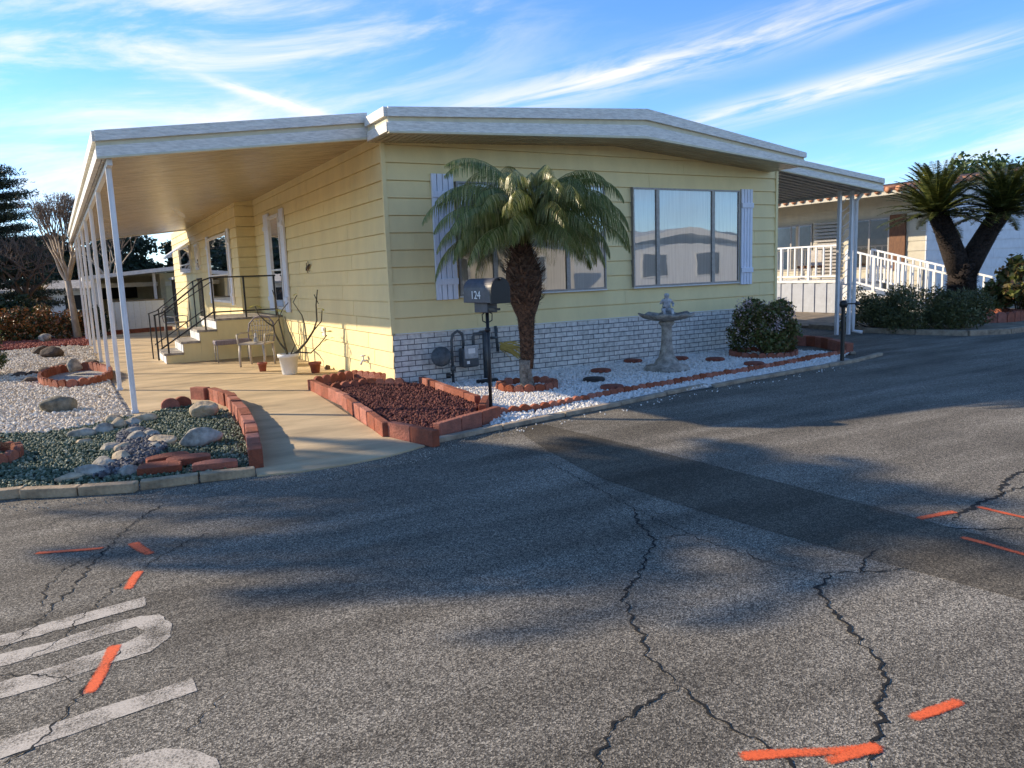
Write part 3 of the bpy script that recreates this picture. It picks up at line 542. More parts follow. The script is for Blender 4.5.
# windows -----------------------------------------------------
def frontwin(x0,x1,z0,z1,mull,lab):
    wd=MB(); t=.028
    wd.box((x0,-.075,z0),(x1,-.0,z0+t)); wd.box((x0,-.075,z1-t),(x1,-.0,z1)); wd.box((x0,-.075,z0+t),(x0+t,-.0,z1-t)); wd.box((x1-t,-.075,z0+t),(x1,-.0,z1-t))
    for m_ in mull: wd.box((m_-.035,-.078,z0+t),(m_+.035,-.0,z1-t))
    o=wd.build('window',M_alu,home); o['label']=lab
    s=MB(); s.box((x0-.01,-.085,z0-.022),(x1+.01,-.0,z0-.002)); s.build('sill',M_trim,o)
    bk=MB(); bk.box((x0+t,-.012,z0+t),(x1-t,-.010,z1-t)); bk.build('interior',M_dark,o); bl=MB(); x=x0+t; k=0
    while x<x1-t-.01:
        x2=min(x+.085,x1-t); bl.add([(x,-.020,z0+t),(x2,-.050,z0+t),(x2,-.050,z1-t),(x,-.020,z1-t)],[(0,1,2,3)]); x=x2-.004; k+=1
    bl.build('blinds',M_blind,o)
    p=MB(); p.add([(x0+t,-.056,z0+t),(x1-t,-.056,z0+t),(x1-t,-.056,z1-t),(x0+t,-.056,z1-t)],[(0,1,2,3)]); p.build('pane',M_glass,o)
frontwin(1.09,3.80,1.30,2.98,[1.70,3.04],'wide front window behind the palm with closed vertical blinds'); frontwin(4.38,6.88,1.30,2.97,[4.92,6.22],'wide right hand front window reflecting the houses opposite')
def shutter(x0,x1,z0,z1):
    s=MB(); n=4; w_=(x1-x0)/n
    for k in range(n): s.box((x0+k*w_+.006,-.06,z0),(x0+(k+1)*w_-.006,-.022,z1))
    s.box((x0,-.085,z0+.22),(x1,-.058,z0+.31)); s.box((x0,-.085,z1-.34),(x1,-.058,z1-.25))
    o=s.build('shutter',M_shut,home,bevel=.004); return o
shutter(.70,1.06,1.26,3.08); shutter(6.94,7.24,1.25,3.00)
def sidewin(xw,y0,y1,z0,z1,sh=True,shw=.34,curt=True):
    wd=MB(); t=.06; X=lambda d: xw-d
    def bx(a0,a1,b0,b1,d0,d1): wd.box((X(d1),a0,b0),(X(d0),a1,b1))
    bx(y0,y1,z0,z0+t,0,.08); bx(y0,y1,z1-t,z1,0,.08); bx(y0,y0+t,z0+t,z1-t,0,.08); bx(y1-t,y1,z0+t,z1-t,0,.08); bx(y0+t,y1-t,(z0+z1)/2-.18,(z0+z1)/2-.14,.03,.075)
    o=wd.build('window',M_trim,home)
    c=MB(); c.box((X(.026),y0+t,z0+t),(X(.022),y1-t,z1-t)); c.build('interior',M_dark,o)
    if curt:
        c=MB(); c.box((X(.034),y0+t,z0+t),(X(.030),y0+t+.22*(y1-y0),z1-t)); c.build('curtain',M_curt,o); c=MB(); c.box((X(.034),y1-t-.25*(y1-y0),z0+t),(X(.030),y1-t,z1-t)); c.build('curtain',M_curt,o)
    p=MB(); p.add([(X(.05),y0+t,z0+t),(X(.05),y1-t,z0+t),(X(.05),y1-t,z1-t),(X(.05),y0+t,z1-t)],[(0,1,2,3)]); p.build('pane',M_glass2,o)
    if sh:
        for a0,a1 in ((y0-shw,y0-.01),(y1+.01,y1+shw*1.5)):
            s=MB(); s.box((X(.06),a0,z0-.05),(X(.02),a1,z1+.08)); 
            for zz in (z0+.18,z1-.28): s.box((X(.085),a0,zz),(X(.058),a1,zz+.09))
            s.build('shutter',M_shut,home,bevel=.004)
sidewin(0,6.2,7.22,1.02,3.05); sidewin(-.42,10.2,13.4,1.12,2.92,True,.25); sidewin(-.42,17.6,20.6,2.05,2.97,False); sidewin(-.42,15.5,16.2,2.1,2.9,False,curt=False)
# small metal awning over the far window
aw=MB()
for k in range(15):
    y=17.4+.23*k; aw.add([(-.44,y,3.10),(-.44,y+.19,3.10),(-1.05,y+.19,2.68),(-1.05,y,2.68),(-1.05,y+.19,2.58),(-1.05,y,2.58)],[(0,1,2,3),(3,2,4,5)])
aw.build('window_awning',M_trim,home)
# small fittings on the side wall
g=MB(); g.box((-.035,3.42,.60),(-.018,3.58,.76)); g.box((-.05,3.45,.70),(-.034,3.55,.745)); g.build('outlet_cover',M_trim,home)
g=MB(); g.tube([(0,1.15,.33),(-.10,1.15,.33),(-.13,1.15,.27)],.018,8); g.tube([(-.08,1.15,.33),(-.08,1.15,.40)],.012,6); g.lathe([(.04,0),(.045,.01),(.04,.02)],(-.08,1.15,.40),12); g.build('garden_tap',M_trim,home)
# lizard ornament
z=thing('lizard_ornament',(-.03,4.2,1.86),'small dark lizard shaped ornament fixed to the yellow side wall','wall ornament')
g=MB(); g.tube([(-.01,-.14,.06),(-.02,-.07,.03),(-.025,0,0),(-.02,.07,-.01),(-.01,.14,-.05),(-.01,.19,-.04)],[.012,.024,.030,.020,.010,.003],8)
for a,b_ in (((-.02,-.05,.03),(-.01,-.06,-.08)),((-.02,-.05,.03),(-.01,-.02,.12)),((-.02,.06,0),(-.01,.10,.09)),((-.02,.06,0),(-.01,.03,-.10))): g.tube([a,b_],.008,5)
g.build('body',M_rockdark,z)

# ---------------------------------------------------------- awning (carport) left
aw=thing('patio_awning',(-3.5,0,0),'long white patio awning with slim posts along the yellow side wall','awning')
def P_(o,off=(3.5,0,0)): o.location=off; return o
def xo(y): return -3.5-.024*y
YB=18.3
g=MB()
vs=[(xo(0),.03,3.14),(-.0,.03,3.60),(-.0,YB,3.60),(xo(YB),YB,3.14),(xo(0),.03,3.40),(-.21,.03,3.84),(-.21,YB,3.84),(xo(YB),YB,3.40)]
g.add(vs,[(0,1,2,3),(4,7,6,5),(0,4,5,1),(3,2,6,7),(0,3,7,4)]); P_(g.build('roof_panel',M_roof,aw))
g=MB(); n=62
for k in range(n):      # embossed ceiling pans, seams run across the slab
    y0=.05+(YB-.06)*k/n; y1=.05+(YB-.06)*(k+.96)/n
    zz=3.125; za=3.59; b=.012
    g.add([(xo(y0)+.03,y0,zz),(-.012,y0,za),(-.012,y1,za),(xo(y1)+.03,y1,zz),(xo(y0)+.03,y0,zz+.03),(-.012,y0,za+.03),(-.012,y1,za+.03),(xo(y1)+.03,y1,zz+.03)],[(0,1,2,3),(0,4,5,1),(3,2,6,7)])
P_(g.build('ceiling_panel',M_soff,aw))
a,b=MB(),MB(); pts=[(xo(0)-.03,3.12,3.43),(-.20,3.52,3.86)]; fascia_run(a,b,pts,0.0)
def side_strip(mb,z0,z1,d0,d1):
    mb.add([(xo(0)-d1,-.005,z0),(xo(0)-d0,-.005,z0),(xo(YB)-d0,YB,z0),(xo(YB)-d1,YB,z0),(xo(0)-d1,-.005,z1),(xo(0)-d0,-.005,z1),(xo(YB)-d0,YB,z1),(xo(YB)-d1,YB,z1)],[(0,3,2,1),(4,5,6,7),(0,1,5,4),(1,2,6,5),(2,3,7,6),(3,0,4,7)])
side_strip(a,3.31,3.43,-.03,.06); side_strip(b,3.24,3.31,-.02,.015); side_strip(a,3.12,3.24,-.02,.035)
a.add([(xo(YB),YB,3.10),(0,YB,3.55),(0,YB+.04,3.55),(xo(YB),YB+.04,3.10),(xo(YB),YB,3.3),(0,YB,3.75),(0,YB+.04,3.75),(xo(YB),YB+.04,3.3)],[(0,3,2,1),(4,5,6,7),(0,1,5,4),(1,2,6,5),(2,3,7,6),(3,0,4,7)]); P_(a.build('fascia',M_embos,aw)); P_(b.build('fascia_recess',M_cream,aw))
for k,y in enumerate((.35,2.95,5.65,8.4,11.1,13.9,16.6)):
    x=-3.40-.024*y; p=MB(); s=.032
    p.box((x-s,y-s,.016),(x+s,y+s,3.14)); p.box((x-.012,y-s-.006,.03),(x+.012,y-s,3.1)); p.box((x-s-.012,y-s-.012,.016),(x+s+.012,y+s+.012,.05)); P_(p.build('post',M_post,aw,bevel=.005))
g=MB(); g.bar((-3.40,.06,3.09),(-3.38-.024*YB,YB,3.09),.06,.07); P_(g.build('beam',M_trim,aw))

# ---------------------------------------------------------- carport right
ca=thing('carport',(7.95,0,0),'smaller carport roof with ribbed underside at the right end of the yellow home','carport')
D=(-7.95,0,0)
g=MB(); g.add([(7.93,.0,3.50),(11.1,.0,3.12),(11.1,9,3.12),(7.93,9,3.50),(7.93,.0,3.56),(11.1,.0,3.30),(11.1,9,3.30),(7.93,9,3.56)],[(0,3,2,1),(4,5,6,7),(0,1,5,4),(1,2,6,5),(2,3,7,6),(3,0,4,7)]); P_(g.build('roof_panel',M_roof,ca),D)
g=MB(); n=44
for k in range(n):
    y0=.03+8.9*k/n; y1=y0+.12; f=lambda x: 3.495-(x-7.96)*.1199
    g.add([(7.96,y0,f(7.96)-.03),(11.05,y0,f(11.05)-.03),(11.05,y1,f(11.05)-.03),(7.96,y1,f(7.96)-.03),(7.96,y0,f(7.96)),(11.05,y0,f(11.05)),(11.05,y1,f(11.05)),(7.96,y1,f(7.96))],[(0,1,2,3),(0,4,5,1),(3,2,6,7)])
P_(g.build('ceiling_panel',M_soffr,ca),D)
a,b=MB(),MB(); fascia_run(a,b,[(7.96,3.37,3.64),(11.12,3.04,3.31)],-.04); a.box((11.08,-.06,3.19),(11.14,9,3.31)); a.box((11.08,-.04,3.05),(11.12,9,3.17)); P_(a.build('fascia',M_embos,ca),D); P_(b.build('fascia_recess',M_cream,ca),D)
for x,y in ((10.62,.62),(10.86,.50),(10.85,4.3),(10.85,8.2)):
    p=MB(); p.box((x-.035,y-.035,0),(x+.035,y+.035,3.12)); P_(p.build('post',M_post,ca,bevel=.005),D)
p=MB(); p.tube([(11.0,.35,3.05),(10.95,.45,2.9),(10.95,.45,.25),(10.95,.45,.08),(11.05,.28,.05)],.04,8); P_(p.build('downspout',M_post,ca),D)
g=MB()
for k in range(16):
    z0=.3+k*.17; s=1 if k%2 else -1; g.tube([(10.64,.56-.01*s,z0),(10.74,.55,z0+.085+.03*s),(10.84,.50,z0+.17)],.008,4)
P_(g.build('lattice_bracket',M_post,ca),D)

# ---------------------------------------------------------- porch steps
st=thing('porch_steps',(-1.4,6.7,0),'yellow sided porch steps with grey treads and black iron railing','steps')
Dq=(1.4,-6.7,0)
def pp(mb,nm,m,par=None,bevel=0): o=mb.build(nm,m,par or st,bevel=bevel); 
def pq(mb,nm,m,bevel=0):
    o=mb.build(nm,m,st,Dq,bevel=bevel); return o
sx=[-2.46,-2.12,-1.78,-1.43,-.03]; sz=[.23,.45,.67,.89]
for k in range(4):
    g=MB(); x1=-.045 if k==3 else sx[k+1]+.0
    ya,yb=6.72,(8.96 if k==3 else 8.2)
    g.box((sx[k]+.03,ya,.017),(x1+.028,yb,sz[k]-.045)); o=pq(g,'step_body',M_yellow)
    g=MB(); g.box((sx[k]-.02,ya-.03,sz[k]-.045),(x1+.02,yb+.03,sz[k])); pq(g,'tread',M_kerbp if False else M_bath,.006)
    g=MB(); g.box((sx[k]+.012,ya,(sz[k-1] if k else .017)),(sx[k]+.028,yb,sz[k]-.046)); pq(g,'riser',M_trim)
def railing(y,nm='railing'):
    g=MB(); r=.013
    P=[(-2.60,y,1.02),(-2.42,y,1.08),(-1.62,y,1.70),(-1.43,y,1.76),(-.10,y,1.76)]
    for i in range(len(P)-1): g.bar(P[i],P[i+1],.045,.03)
    for i in (1,): g.bar((-2.50,y,.98),(-1.45,y,1.66),.018,.018)
    Q=[(-2.52,y,.33),(-1.45,y,1.03),(-.10,y,1.03)]
    for i in range(2): g.bar(Q[i],Q[i+1],.03,.03)
    for x,z0,z1 in ((-2.58,.10,1.03),(-2.38,.23,1.12),(-1.62,.67,1.70),(-1.43,.89,1.76),(-.78,.89,1.76),(-.14,.89,1.76)): g.bar((x,y,z0),(x,y,z1),.034,.034)
    for x in (-2.15,-1.9): zt=1.08+(x+2.42)*.775; g.bar((x,y,zt-.75),(x,y,zt),.014,.014)
    for k in range(4):
        x=-1.25+k*.14; 
    pq(g,nm,M_blackmetal)
railing(6.74); 
g=MB(); 
P=[(-2.60,8.18,1.02),(-2.42,8.18,1.08),(-1.62,8.18,1.70),(-1.43,8.18,1.76)]
for i in range(3): g.bar(P[i],P[i+1],.035,.02)
g.bar((-2.52,8.18,.33),(-1.45,8.18,1.03),.022,.022)
for x,z0,z1 in ((-2.58,.02,1.03),(-2.38,.23,1.12),(-1.62,.67,1.70),(-1.43,.89,1.76)): g.bar((x,8.18,z0),(x,8.18,z1),.026,.026)
pq(g,'railing',M_blackmetal)
g=MB(); Pn=[(-1.42,8.2,1.76),(-1.42,8.9,1.76)]; g.bar(Pn[0],Pn[1],.035,.02); g.bar((-1.42,8.2,1.03),(-1.42,8.9,1.03),.022,.022)
for k in range(5): g.bar((-1.42,8.3+.14*k,.89),(-1.42,8.3+.14*k,1.76),.014,.014)
pq(g,'railing',M_blackmetal)

# ---------------------------------------------------------- patio chair, stool, pots
def chair(loc,rz,label):
    t=thing('patio_chair',loc,label,'chair',rz=rz)
    g=MB(); g.box((-.26,-.25,.42),(.26,.25,.455)); g.build('seat',M_chair,t,bevel=.02)
    g=MB()                                   # fan shaped lattice back on +y side
    top=[(-.27,.27,.60),(-.25,.30,.80),(-.14,.33,.92),(0,.34,.95),(.14,.33,.92),(.25,.30,.80),(.27,.27,.60),(.25,.24,.45)]; top=[(-.25,.24,.45)]+top
    g.tube(top,.016,6)
    for k in range(8):
        x=-.19+.055*k; g.tube([(x*.7,.24,.45),(x*1.2,.31,.90-abs(x)*.35)],.006,4)
    for z in (.56,.66,.76,.85): g.tube([(-.24+.1*max(0,z-.75),.25+.1*(z-.45)*2,z),(.24-.1*max(0,z-.75),.25+.1*(z-.45)*2,z)],.006,4)
    g.build('backrest',M_mesh,t)
    for sx_ in (-1,1):
        for y in (-.22,.22):
            g=MB(); g.tube([(sx_*.23,y,.42),(sx_*.25,y*1.05,.2),(sx_*.24,y*1.12,0)],[.028,.024,.02],8); g.build('leg',M_chair,t)
        g=MB(); g.tube([(sx_*.26,.26,.62),(sx_*.29,0,.64),(sx_*.28,-.22,.62),(sx_*.26,-.23,.43)],.017,8); g.build('armrest',M_chair,t)
    return t
chair((-.98,4.85,.016),R(-35),'cream metal patio chair with lattice back beside the potted plumeria')
chair((-1.25,16.2,.016),R(40),'pale patio chair far back beyond the porch steps')
t=thing('side_bench',(-1.25,6.15,.016),'low grey cushioned bench against the porch steps','bench')
g=MB(); g.box((-.32,-.2,.36),(.40,.2,.45)); g.build('seat',M_mesh,t,bevel=.02)
for a_ in (-.29,.37):
    for c_ in (-.17,.17): g=MB(); g.tube([(a_,c_,.36),(a_,c_,0)],.011,6); g.build('leg',M_chair,t)
t=thing('seated_cat_ornament',(-.98,4.85,.475),'tiny pale animal ornament sitting on the cream chair seat','ornament')
g=MB(); g.lathe([(.035,0),(.05,.02),(.045,.07),(.028,.11),(.03,.125),(.034,.15),(.02,.175),(.003,.18)],n=12); g.build('body',M_cherub,t)
t=thing('potted_plumeria',(-.83,2.93,.016),'leafless branching plumeria in a white plastic pot by the yellow wall','potted plant')
g=MB(); g.lathe([(.12,0),(.125,.01),(.165,.30),(.185,.30),(.187,.36),(.168,.36),(.160,.30),(.02,.295)],n=32); g.build('pot',M_pot,t)
g=MB(); g.lathe([(.15,.27),(.155,.30),(.05,.315)],n=20,wob=.03); g.build('soil',M_soil,t)
br=[]  # branches in local coords; lateral axis = along camera right
def LR(a,b_,z): return (a*.867-b_*.2, -a*.497+b_*.5, z)
g=MB()
def brn(P,r0,r1): g.tube([LR(*p) for p in P],[r0+(r1-r0)*i/(len(P)-1) for i in range(len(P))],8); 
brn([(0,0,.28),(-.04,0,.42),(-.12,.05,.55),(-.19,.05,.72),(-.22,.02,.84)],.022,.013)
brn([(-.22,.02,.84),(-.32,.05,.92),(-.44,.08,1.06),(-.49,.06,1.20)],.013,.009); brn([(-.22,.02,.84),(-.14,-.05,.96),(-.06,-.05,1.12)],.012,.008); brn([(-.06,-.05,1.12),(.07,.0,1.24)],.009,.007)
brn([(0,0,.28),(-.03,.1,.6),(-.08,.1,.9),(-.10,.15,1.30),(-.14,.15,1.46)],.018,.009)
brn([(0,0,.30),(.15,-.02,.38),(.32,-.05,.56),(.46,-.02,.74)],.024,.016); brn([(.46,-.02,.74),(.54,0,.92),(.55,.02,1.18),(.60,.04,1.44)],.015,.010); brn([(.46,-.02,.74),(.60,-.05,.90),(.64,.0,1.08)],.012,.008); brn([(.60,.04,1.20),(.53,.02,1.36)],.008,.008)
brn([(.02,0,.3),(.16,.1,.50),(.08,.1,.72),(.02,.1,1.0)],.014,.008); brn([(.15,-.02,.38),(.36,-.1,.36),(.52,-.1,.50),(.66,-.1,.66)],.014,.009); brn([(.32,-.05,.56),(.34,.05,.85),(.30,.05,1.02),(.17,.05,1.24)],.012,.008); brn([(.17,.05,1.24),(.24,.04,1.36)],.007,.007)
g.build('branch',M_twig,t)
vs=[];fs=[]
for a_,b_,z_,n_ in ((.66,-.1,.72,6),(.64,0,1.12,2),(-.49,.06,1.22,3),(-.05,-.05,1.10,3),(.24,.04,1.38,2),(.70,-.1,.60,3)):
    for k in range(n_):
        th=random.uniform(0,6.28); L_=random.uniform(.09,.16); p=np.array(LR(a_,b_,z_)); d=np.array([math.cos(th),math.sin(th),random.uniform(-.4,.5)]); d/=np.linalg.norm(d); s_=np.cross(d,[0,0,1])*.022; i=len(vs); vs+=[p,p+d*L_*.5+s_,p+d*L_-np.array([0,0,.02]),p+d*L_*.5-s_]; fs.append((i,i+1,i+2,i+3))
fast_mesh('leaves',np.array(vs),np.array(fs),M_plum,t)
t=thing('clay_pot',(-1.12,3.75,.016),'small red clay pot tucked behind the white plumeria pot','pot')
g=MB(); g.lathe([(.07,0),(.095,.15),(.11,.15),(.11,.19),(.09,.19),(.085,.13),(.01,.13)],n=24); g.build('pot_body',M_clay,t); t.scale=(.8,.8,.85)
g=MB(); g.lathe([(.08,.13),(.01,.14)],n=16); g.build('soil',M_soil,t)
t=thing('clay_pot',(-.42,2.78,.016),'small red clay pot right of the white plumeria pot','pot')
g=MB(); g.lathe([(.07,0),(.095,.15),(.11,.15),(.11,.19),(.09,.19),(.085,.13),(.01,.13)],n=24); g.build('pot_body',M_clay,t)

# ============================================================ MASONRY EDGING
def scallop_piece(mb,p,ang,w,h,t,up=True):
    """one concrete edging piece standing on the ground with a rounded top (seen face-on)"""
    n=8; c,s=math.cos(ang),math.sin(ang); pr=[(-w/2,0),(w/2,0)]+[(w/2*math.cos(a),h-w*.42+w*.42*math.sin(a)) for a in [PI*i/n for i in range(n+1)]]
    vs=[]
    for o in (-t/2,t/2):
        for u,z in pr: vs.append((p[0]+u*c-o*s,p[1]+u*s+o*c,p[2]+z))
    m_=len(pr); mb.add(vs,[tuple(range(m_)),tuple(range(2*m_-1,m_-1,-1))]+[(i,m_+i,m_+(i+1)%m_,(i+1)%m_) for i in range(m_)])
def walk(pts,step):
    """evenly spaced (point, angle) along a polyline"""
    out=[]; d=0; acc=0
    for i in range(len(pts)-1):
        a=Vector(pts[i]); b=Vector(pts[i+1]); L=(b-a).length; ang=math.atan2((b-a).y,(b-a).x)
        while acc<=L: out.append((a+(b-a)*acc/L,ang)); acc+=step
        acc-=L
    return out
def each(items,m,name,label,cat,group,bevel=.006,labf=None):
    pass
def edging(name,label,pts,w,h,t,m,cat='garden edging'):
    """a continuous row of mortared edging: one thing whose blocks are its pieces"""
    T=thing(name,(*pts[0],0),label,cat)
    for p,a in walk(pts,w*1.01):
        g=MB(); j=random.uniform(-.03,.03); scallop_piece(g,(0,0,0),a+j,w,h*random.uniform(.95,1.05),t); o=g.build('scalloped_block',m,T); o.location=(p.x-pts[0][0],p.y-pts[0][1],random.uniform(-.006,.006))
    return T
def blockrow(name,label,pts,w,h,t,m,cat='garden edging',z0=0):
    T=thing(name,(*pts[0],z0),label,cat)
    for p,a in walk(pts,w):
        g=MB(); c=w*.488; g.box((-c,-t/2,0),(c,t/2,h*random.uniform(.96,1.04)),); o=g.build('block',m,T,bevel=.008); o.location=(p.x-pts[0][0]+math.cos(a)*w/2,p.y-pts[0][1]+math.sin(a)*w/2,0); o.rotation_euler=(random.uniform(-.02,.02),random.uniform(-.02,.02),a+random.uniform(-.02,.02))
    return T
def circle(c,r,n=40): return [(c[0]+r*math.cos(2*PI*i/n),c[1]+r*math.sin(2*PI*i/n)) for i in range(n+1)]
PALM=(1.40,-1.40); BUSH=(6.50,-1.00)
KP=[(-1.077,-3.693),(-0.322,-3.537),(0.352,-3.417),(1.330,-3.267),(2.551,-3.014),(3.518,-2.940),(4.512,-2.844),(6.132,-2.663),(7.051,-2.507)]
blockrow('concrete_kerb','low grey concrete kerb between the white gravel bed and the street',KP+[(8.35,-1.3),(8.6,-.9)],.9,.05,.09,M_kerb,'kerb')
SC=[(0.054,-2.861),(0.654,-2.932),(2.067,-2.623),(3.662,-2.430),(5.163,-2.263),(6.588,-2.004),(7.566,-1.884)]
edging('scalloped_edging','long row of terracotta scalloped edging running along the white gravel',SC,.135,.10,.05,M_brick2)
edging('tree_ring','terracotta scalloped ring round the foot of the palm',circle(PALM,.40,36),.14,.13,.06,M_brick2)
edging('tree_ring','terracotta scalloped ring under the flowering round bush',circle(BUSH,.55,36),.14,.12,.06,M_brick)
# raised brick bed at the far right end
T=blockrow('raised_brick_bed','curved raised red brick bed at the driveway end of the white gravel',[(7.0,-1.0),(7.6,-.35),(8.0,.05),(8.35,-.1),(8.4,-.6),(8.15,-1.15),(7.75,-1.75)],.24,.20,.12,M_brick,'raised bed')
# red brick bed by the corner
A_,B_,C_,D_,E_=(-1.038,0.777),(-1.183,-3.770),(-0.257,-3.394),(0.230,-0.708),(-0.048,-0.083)
mid=[(-1.052,-0.745),(-1.306,-3.042)]
bed=blockrow('corner_brick_bed','red brick bordered bed of lava rock at the corner of the yellow home',[A_,mid[0],mid[1],(B_[0]+.05,B_[1]+.12),(C_[0]-.03,C_[1]+.17),(.16,-2.5),(.33,-.35)],.36,.165,.085,M_brick,'brick bed')
for p,a in walk([A_,(-.25,1.15),(.1,.1)],.15)[1:]:
    g=MB(); scallop_piece(g,(0,0,0),a,.148,.20,.05); o=g.build('scalloped_block',M_brick,bed); o.location=(p.x-A_[0],p.y-A_[1],0)
for p,a in walk([(-.86,.1),(-.3,.25),(.12,-.2)],.15):
    g=MB(); scallop_piece(g,(0,0,0),a,.148,.17,.05); o=g.build('scalloped_block',M_brick,bed); o.location=(p.x-A_[0],p.y-A_[1],0)
bedpoly=[(A_[0]+.1,A_[1]-.1),(mid[0][0]+.06,mid[0][1]),(mid[1][0]+.06,mid[1][1]+.05),(B_[0]+.1,B_[1]+.2),(C_[0]-.08,C_[1]+.25),(.10,-2.5),(.26,-.35),(.05,.0),(-.2,1.0)]
g=MB(); g.add([(x,y,.06) for x,y in bedpoly],[tuple(range(len(bedpoly)))]); struct(g.build('lava_bed_soil',M_redgr),'dark red soil inside the corner brick bed','soil')
tag(pebbles('lava_rock',[p for p in bedpoly],6200,.011,.026,M_lava,.08),'dark red lava rock filling the corner brick bed','gravel')
# left bed kerb + curved brick wall
LK=[(-9.5,-1.95),(-5.347,-3.162),(-4.581,-3.321),(-3.896,-3.647),(-3.323,-3.760),(-2.802,-3.832)]
blockrow('concrete_kerb','buff concrete kerb along the street below the green gravel',LK,.44,.075,.10,mat('buff_kerb',(.42,.31,.19),.92,.2,9,.5,60),'kerb')
cw=[(-2.696,-3.669),(-2.521,-2.588),(-2.381,-1.408),(-2.294,-0.043),(-2.385,0.760),(-2.595,1.059)]
T=blockrow('curved_brick_wall','low curved wall of red bricks round the green gravel bed',cw,.27,.185,.12,M_brick,'garden wall')
for (u,ang) in (((-2.845,0.343),.15),((-2.996,0.285),.0)):
    g=MB(); scallop_piece(g,(0,0,0),ang,.22,.17,.06); o=g.build('scalloped_block',M_brick,T); o.location=(u[0]-cw[0][0],u[1]-cw[0][1],0)
def flatscallop(p,ang,w,h,label):
    g=MB(); n=8; prof=[(-w/2,0),(w/2,0)]+[(w/2*math.cos(a),h-w*.2+w*.2*math.sin(a)) for a in [PI*i/n for i in range(n+1)]]
    g.prism(prof,0,.06); o=g.build('loose_edging_block',M_brick,bevel=.006); o.location=(p[0],p[1],.045); o.rotation_euler=(R(6),0,ang); tag(o,label,'edging block','loose red edging blocks lying behind the kerb')
M_brick_=M_brick
flatscallop((-3.446,-3.459),R(-12),.34,.17,'loose red scalloped block, leftmost behind the kerb'); flatscallop((-3.191,-3.287),R(-4),.36,.15,'loose red block lying behind two others'); flatscallop((-3.025,-3.622),R(-10),.36,.12,'loose red scalloped block nearest the curved wall'); flatscallop((-3.334,-3.091),R(10),.36,.13,'loose red block furthest from the kerb')
# far ring beds on the left
ELL=[(-4.07+.56*math.cos(t),5.35+1.6*math.sin(t)) for t in [2*PI*i/40 for i in range(41)]]
edging('oval_edging_ring','oval ring of red scalloped edging in the cream gravel beside the posts',ELL,.16,.17,.05,M_brick2)
edging('tree_ring','terracotta scalloped ring at the left edge in the green gravel',circle((-4.95,-1.78),.42,36),.15,.15,.06,M_brick2)
blockrow('brick_border','far row of red bricks in front of the white fence',[(-3.3,19.3),(-1.2,20.0)],.3,.16,.14,M_brick,'garden edging')
# stepping stones
for i,(p,mm,lb) in enumerate([((4.239,-0.192),M_stone,'round red stepping stone between birdbath and palm, nearest the brick skirting'),((3.093,-0.825),M_stone,'round red stepping stone right of the palm ring'),((2.447,-1.529),M_stoned,'dark round stepping stone beside the palm ring'),((2.191,-2.291),M_stone,'half buried red stepping stone against the scalloped edging'),((5.004,-0.495),M_stone,'round red stepping stone just behind the birdbath foot'),((5.314,-1.036),M_stone,'round red stepping stone between birdbath and round bush'),((5.308,-1.892),M_stone,'round red stepping stone in front of the round bush')]):
    g=MB(); g.lathe([(.15,0),(.16,.01),(.158,.035),(.14,.045),(.01,.046)],n=24,wob=.015); o=g.build('stepping_stone',mm,None,(p[0],p[1],.035)); tag(o,lb,'stepping stone','round stepping stones in the white gravel')

# ============================================================ GRAVEL AND ROCKS
gp=[(.02,-.03),(.40,-.45),(.20,-2.6),KP[1],KP[2],KP[3],KP[4],KP[6],KP[7],(7.7,-1.85),(7.4,-.7),(7.9,-.1),(7.9,-.03)]
tag(pebbles('white_gravel',gp,28000,.010,.026,M_wpeb,.022,dens=lambda q: np.clip(1.25-(q[:,0])/14,.3,1)),'white marble gravel filling the bed before the brick skirting','gravel')
ly=[(-3.50,-.05),(-3.58,4),(-3.75,13.8),(-4.3,14.6),(-5.4,14.6),(-7,12),(-8,4),(-8,-.2),(-5.2,.0),(-4.811,-0.242),(-4.370,-0.536),(-3.896,-0.365),(-3.599,0.010)]
st_=[tuple(Vector(p)+Vector((.05,-.10))) for p in KP[1:8]]+[tuple(Vector(p)+Vector((.02,-.32))) for p in KP[1:8]][::-1]
tag(pebbles('stray_gravel',st_,80,.006,.014,M_wpeb,.006),'stray white pebbles spilled over the kerb onto the street','gravel')
st_=[(-2.689,-3.839),(-2.386,-3.908),(-1.438,-3.825),(-0.604,-3.616),(0.070,-3.464),(0.019,-3.755),(-1.437,-4.298),(-2.351,-4.404),(-3.227,-4.196),(-3.905,-4.011),(-4.550,-3.745),(-4.569,-3.490),(-3.900,-3.794)]
tag(pebbles('road_grit',st_,900,.003,.008,M_rock,.004),'loose grit gathered along the edge of the asphalt','grit')
tag(pebbles('cream_gravel',ly,36000,.015,.036,M_wpeb2,.03,holes=[[(x,y) for x,y in ELL]],dens=lambda q: np.clip(1.25-(q[:,1])/13,.2,1)),'cream and white stones covering the left yard','gravel')
gg=[(-4.811,-0.242),(-4.370,-0.536),(-3.896,-0.365),(-3.599,0.010),(-3.42,-.1),(-3.070,0.256),(-2.667,0.484),(-2.417,-0.490),(-2.485,-1.680),(-2.607,-2.793),(-2.754,-3.666),(-3.310,-3.639),(-3.893,-3.493),(-4.595,-3.143),(-6,-2.9),(-7.5,-2.5),(-7.5,.1),(-5.2,.0)]
g=MB(); g.add([(x,y,.022) for x,y in gg],[tuple(range(len(gg)))]); struct(g.build('green_gravel_bed_base',M_greengr),'dark base under the green gravel','soil')
tag(pebbles('green_gravel',gg,21000,.012,.024,M_gpeb,.035),'green crushed gravel behind the buff kerb','gravel')
dr=[(-3.677,-1.359),(-3.483,-0.853),(-3.293,-1.670),(-3.281,-2.363),(-3.569,-2.996),(-3.852,-3.304),(-3.924,-3.212),(-3.715,-2.707),(-3.704,-2.028)]
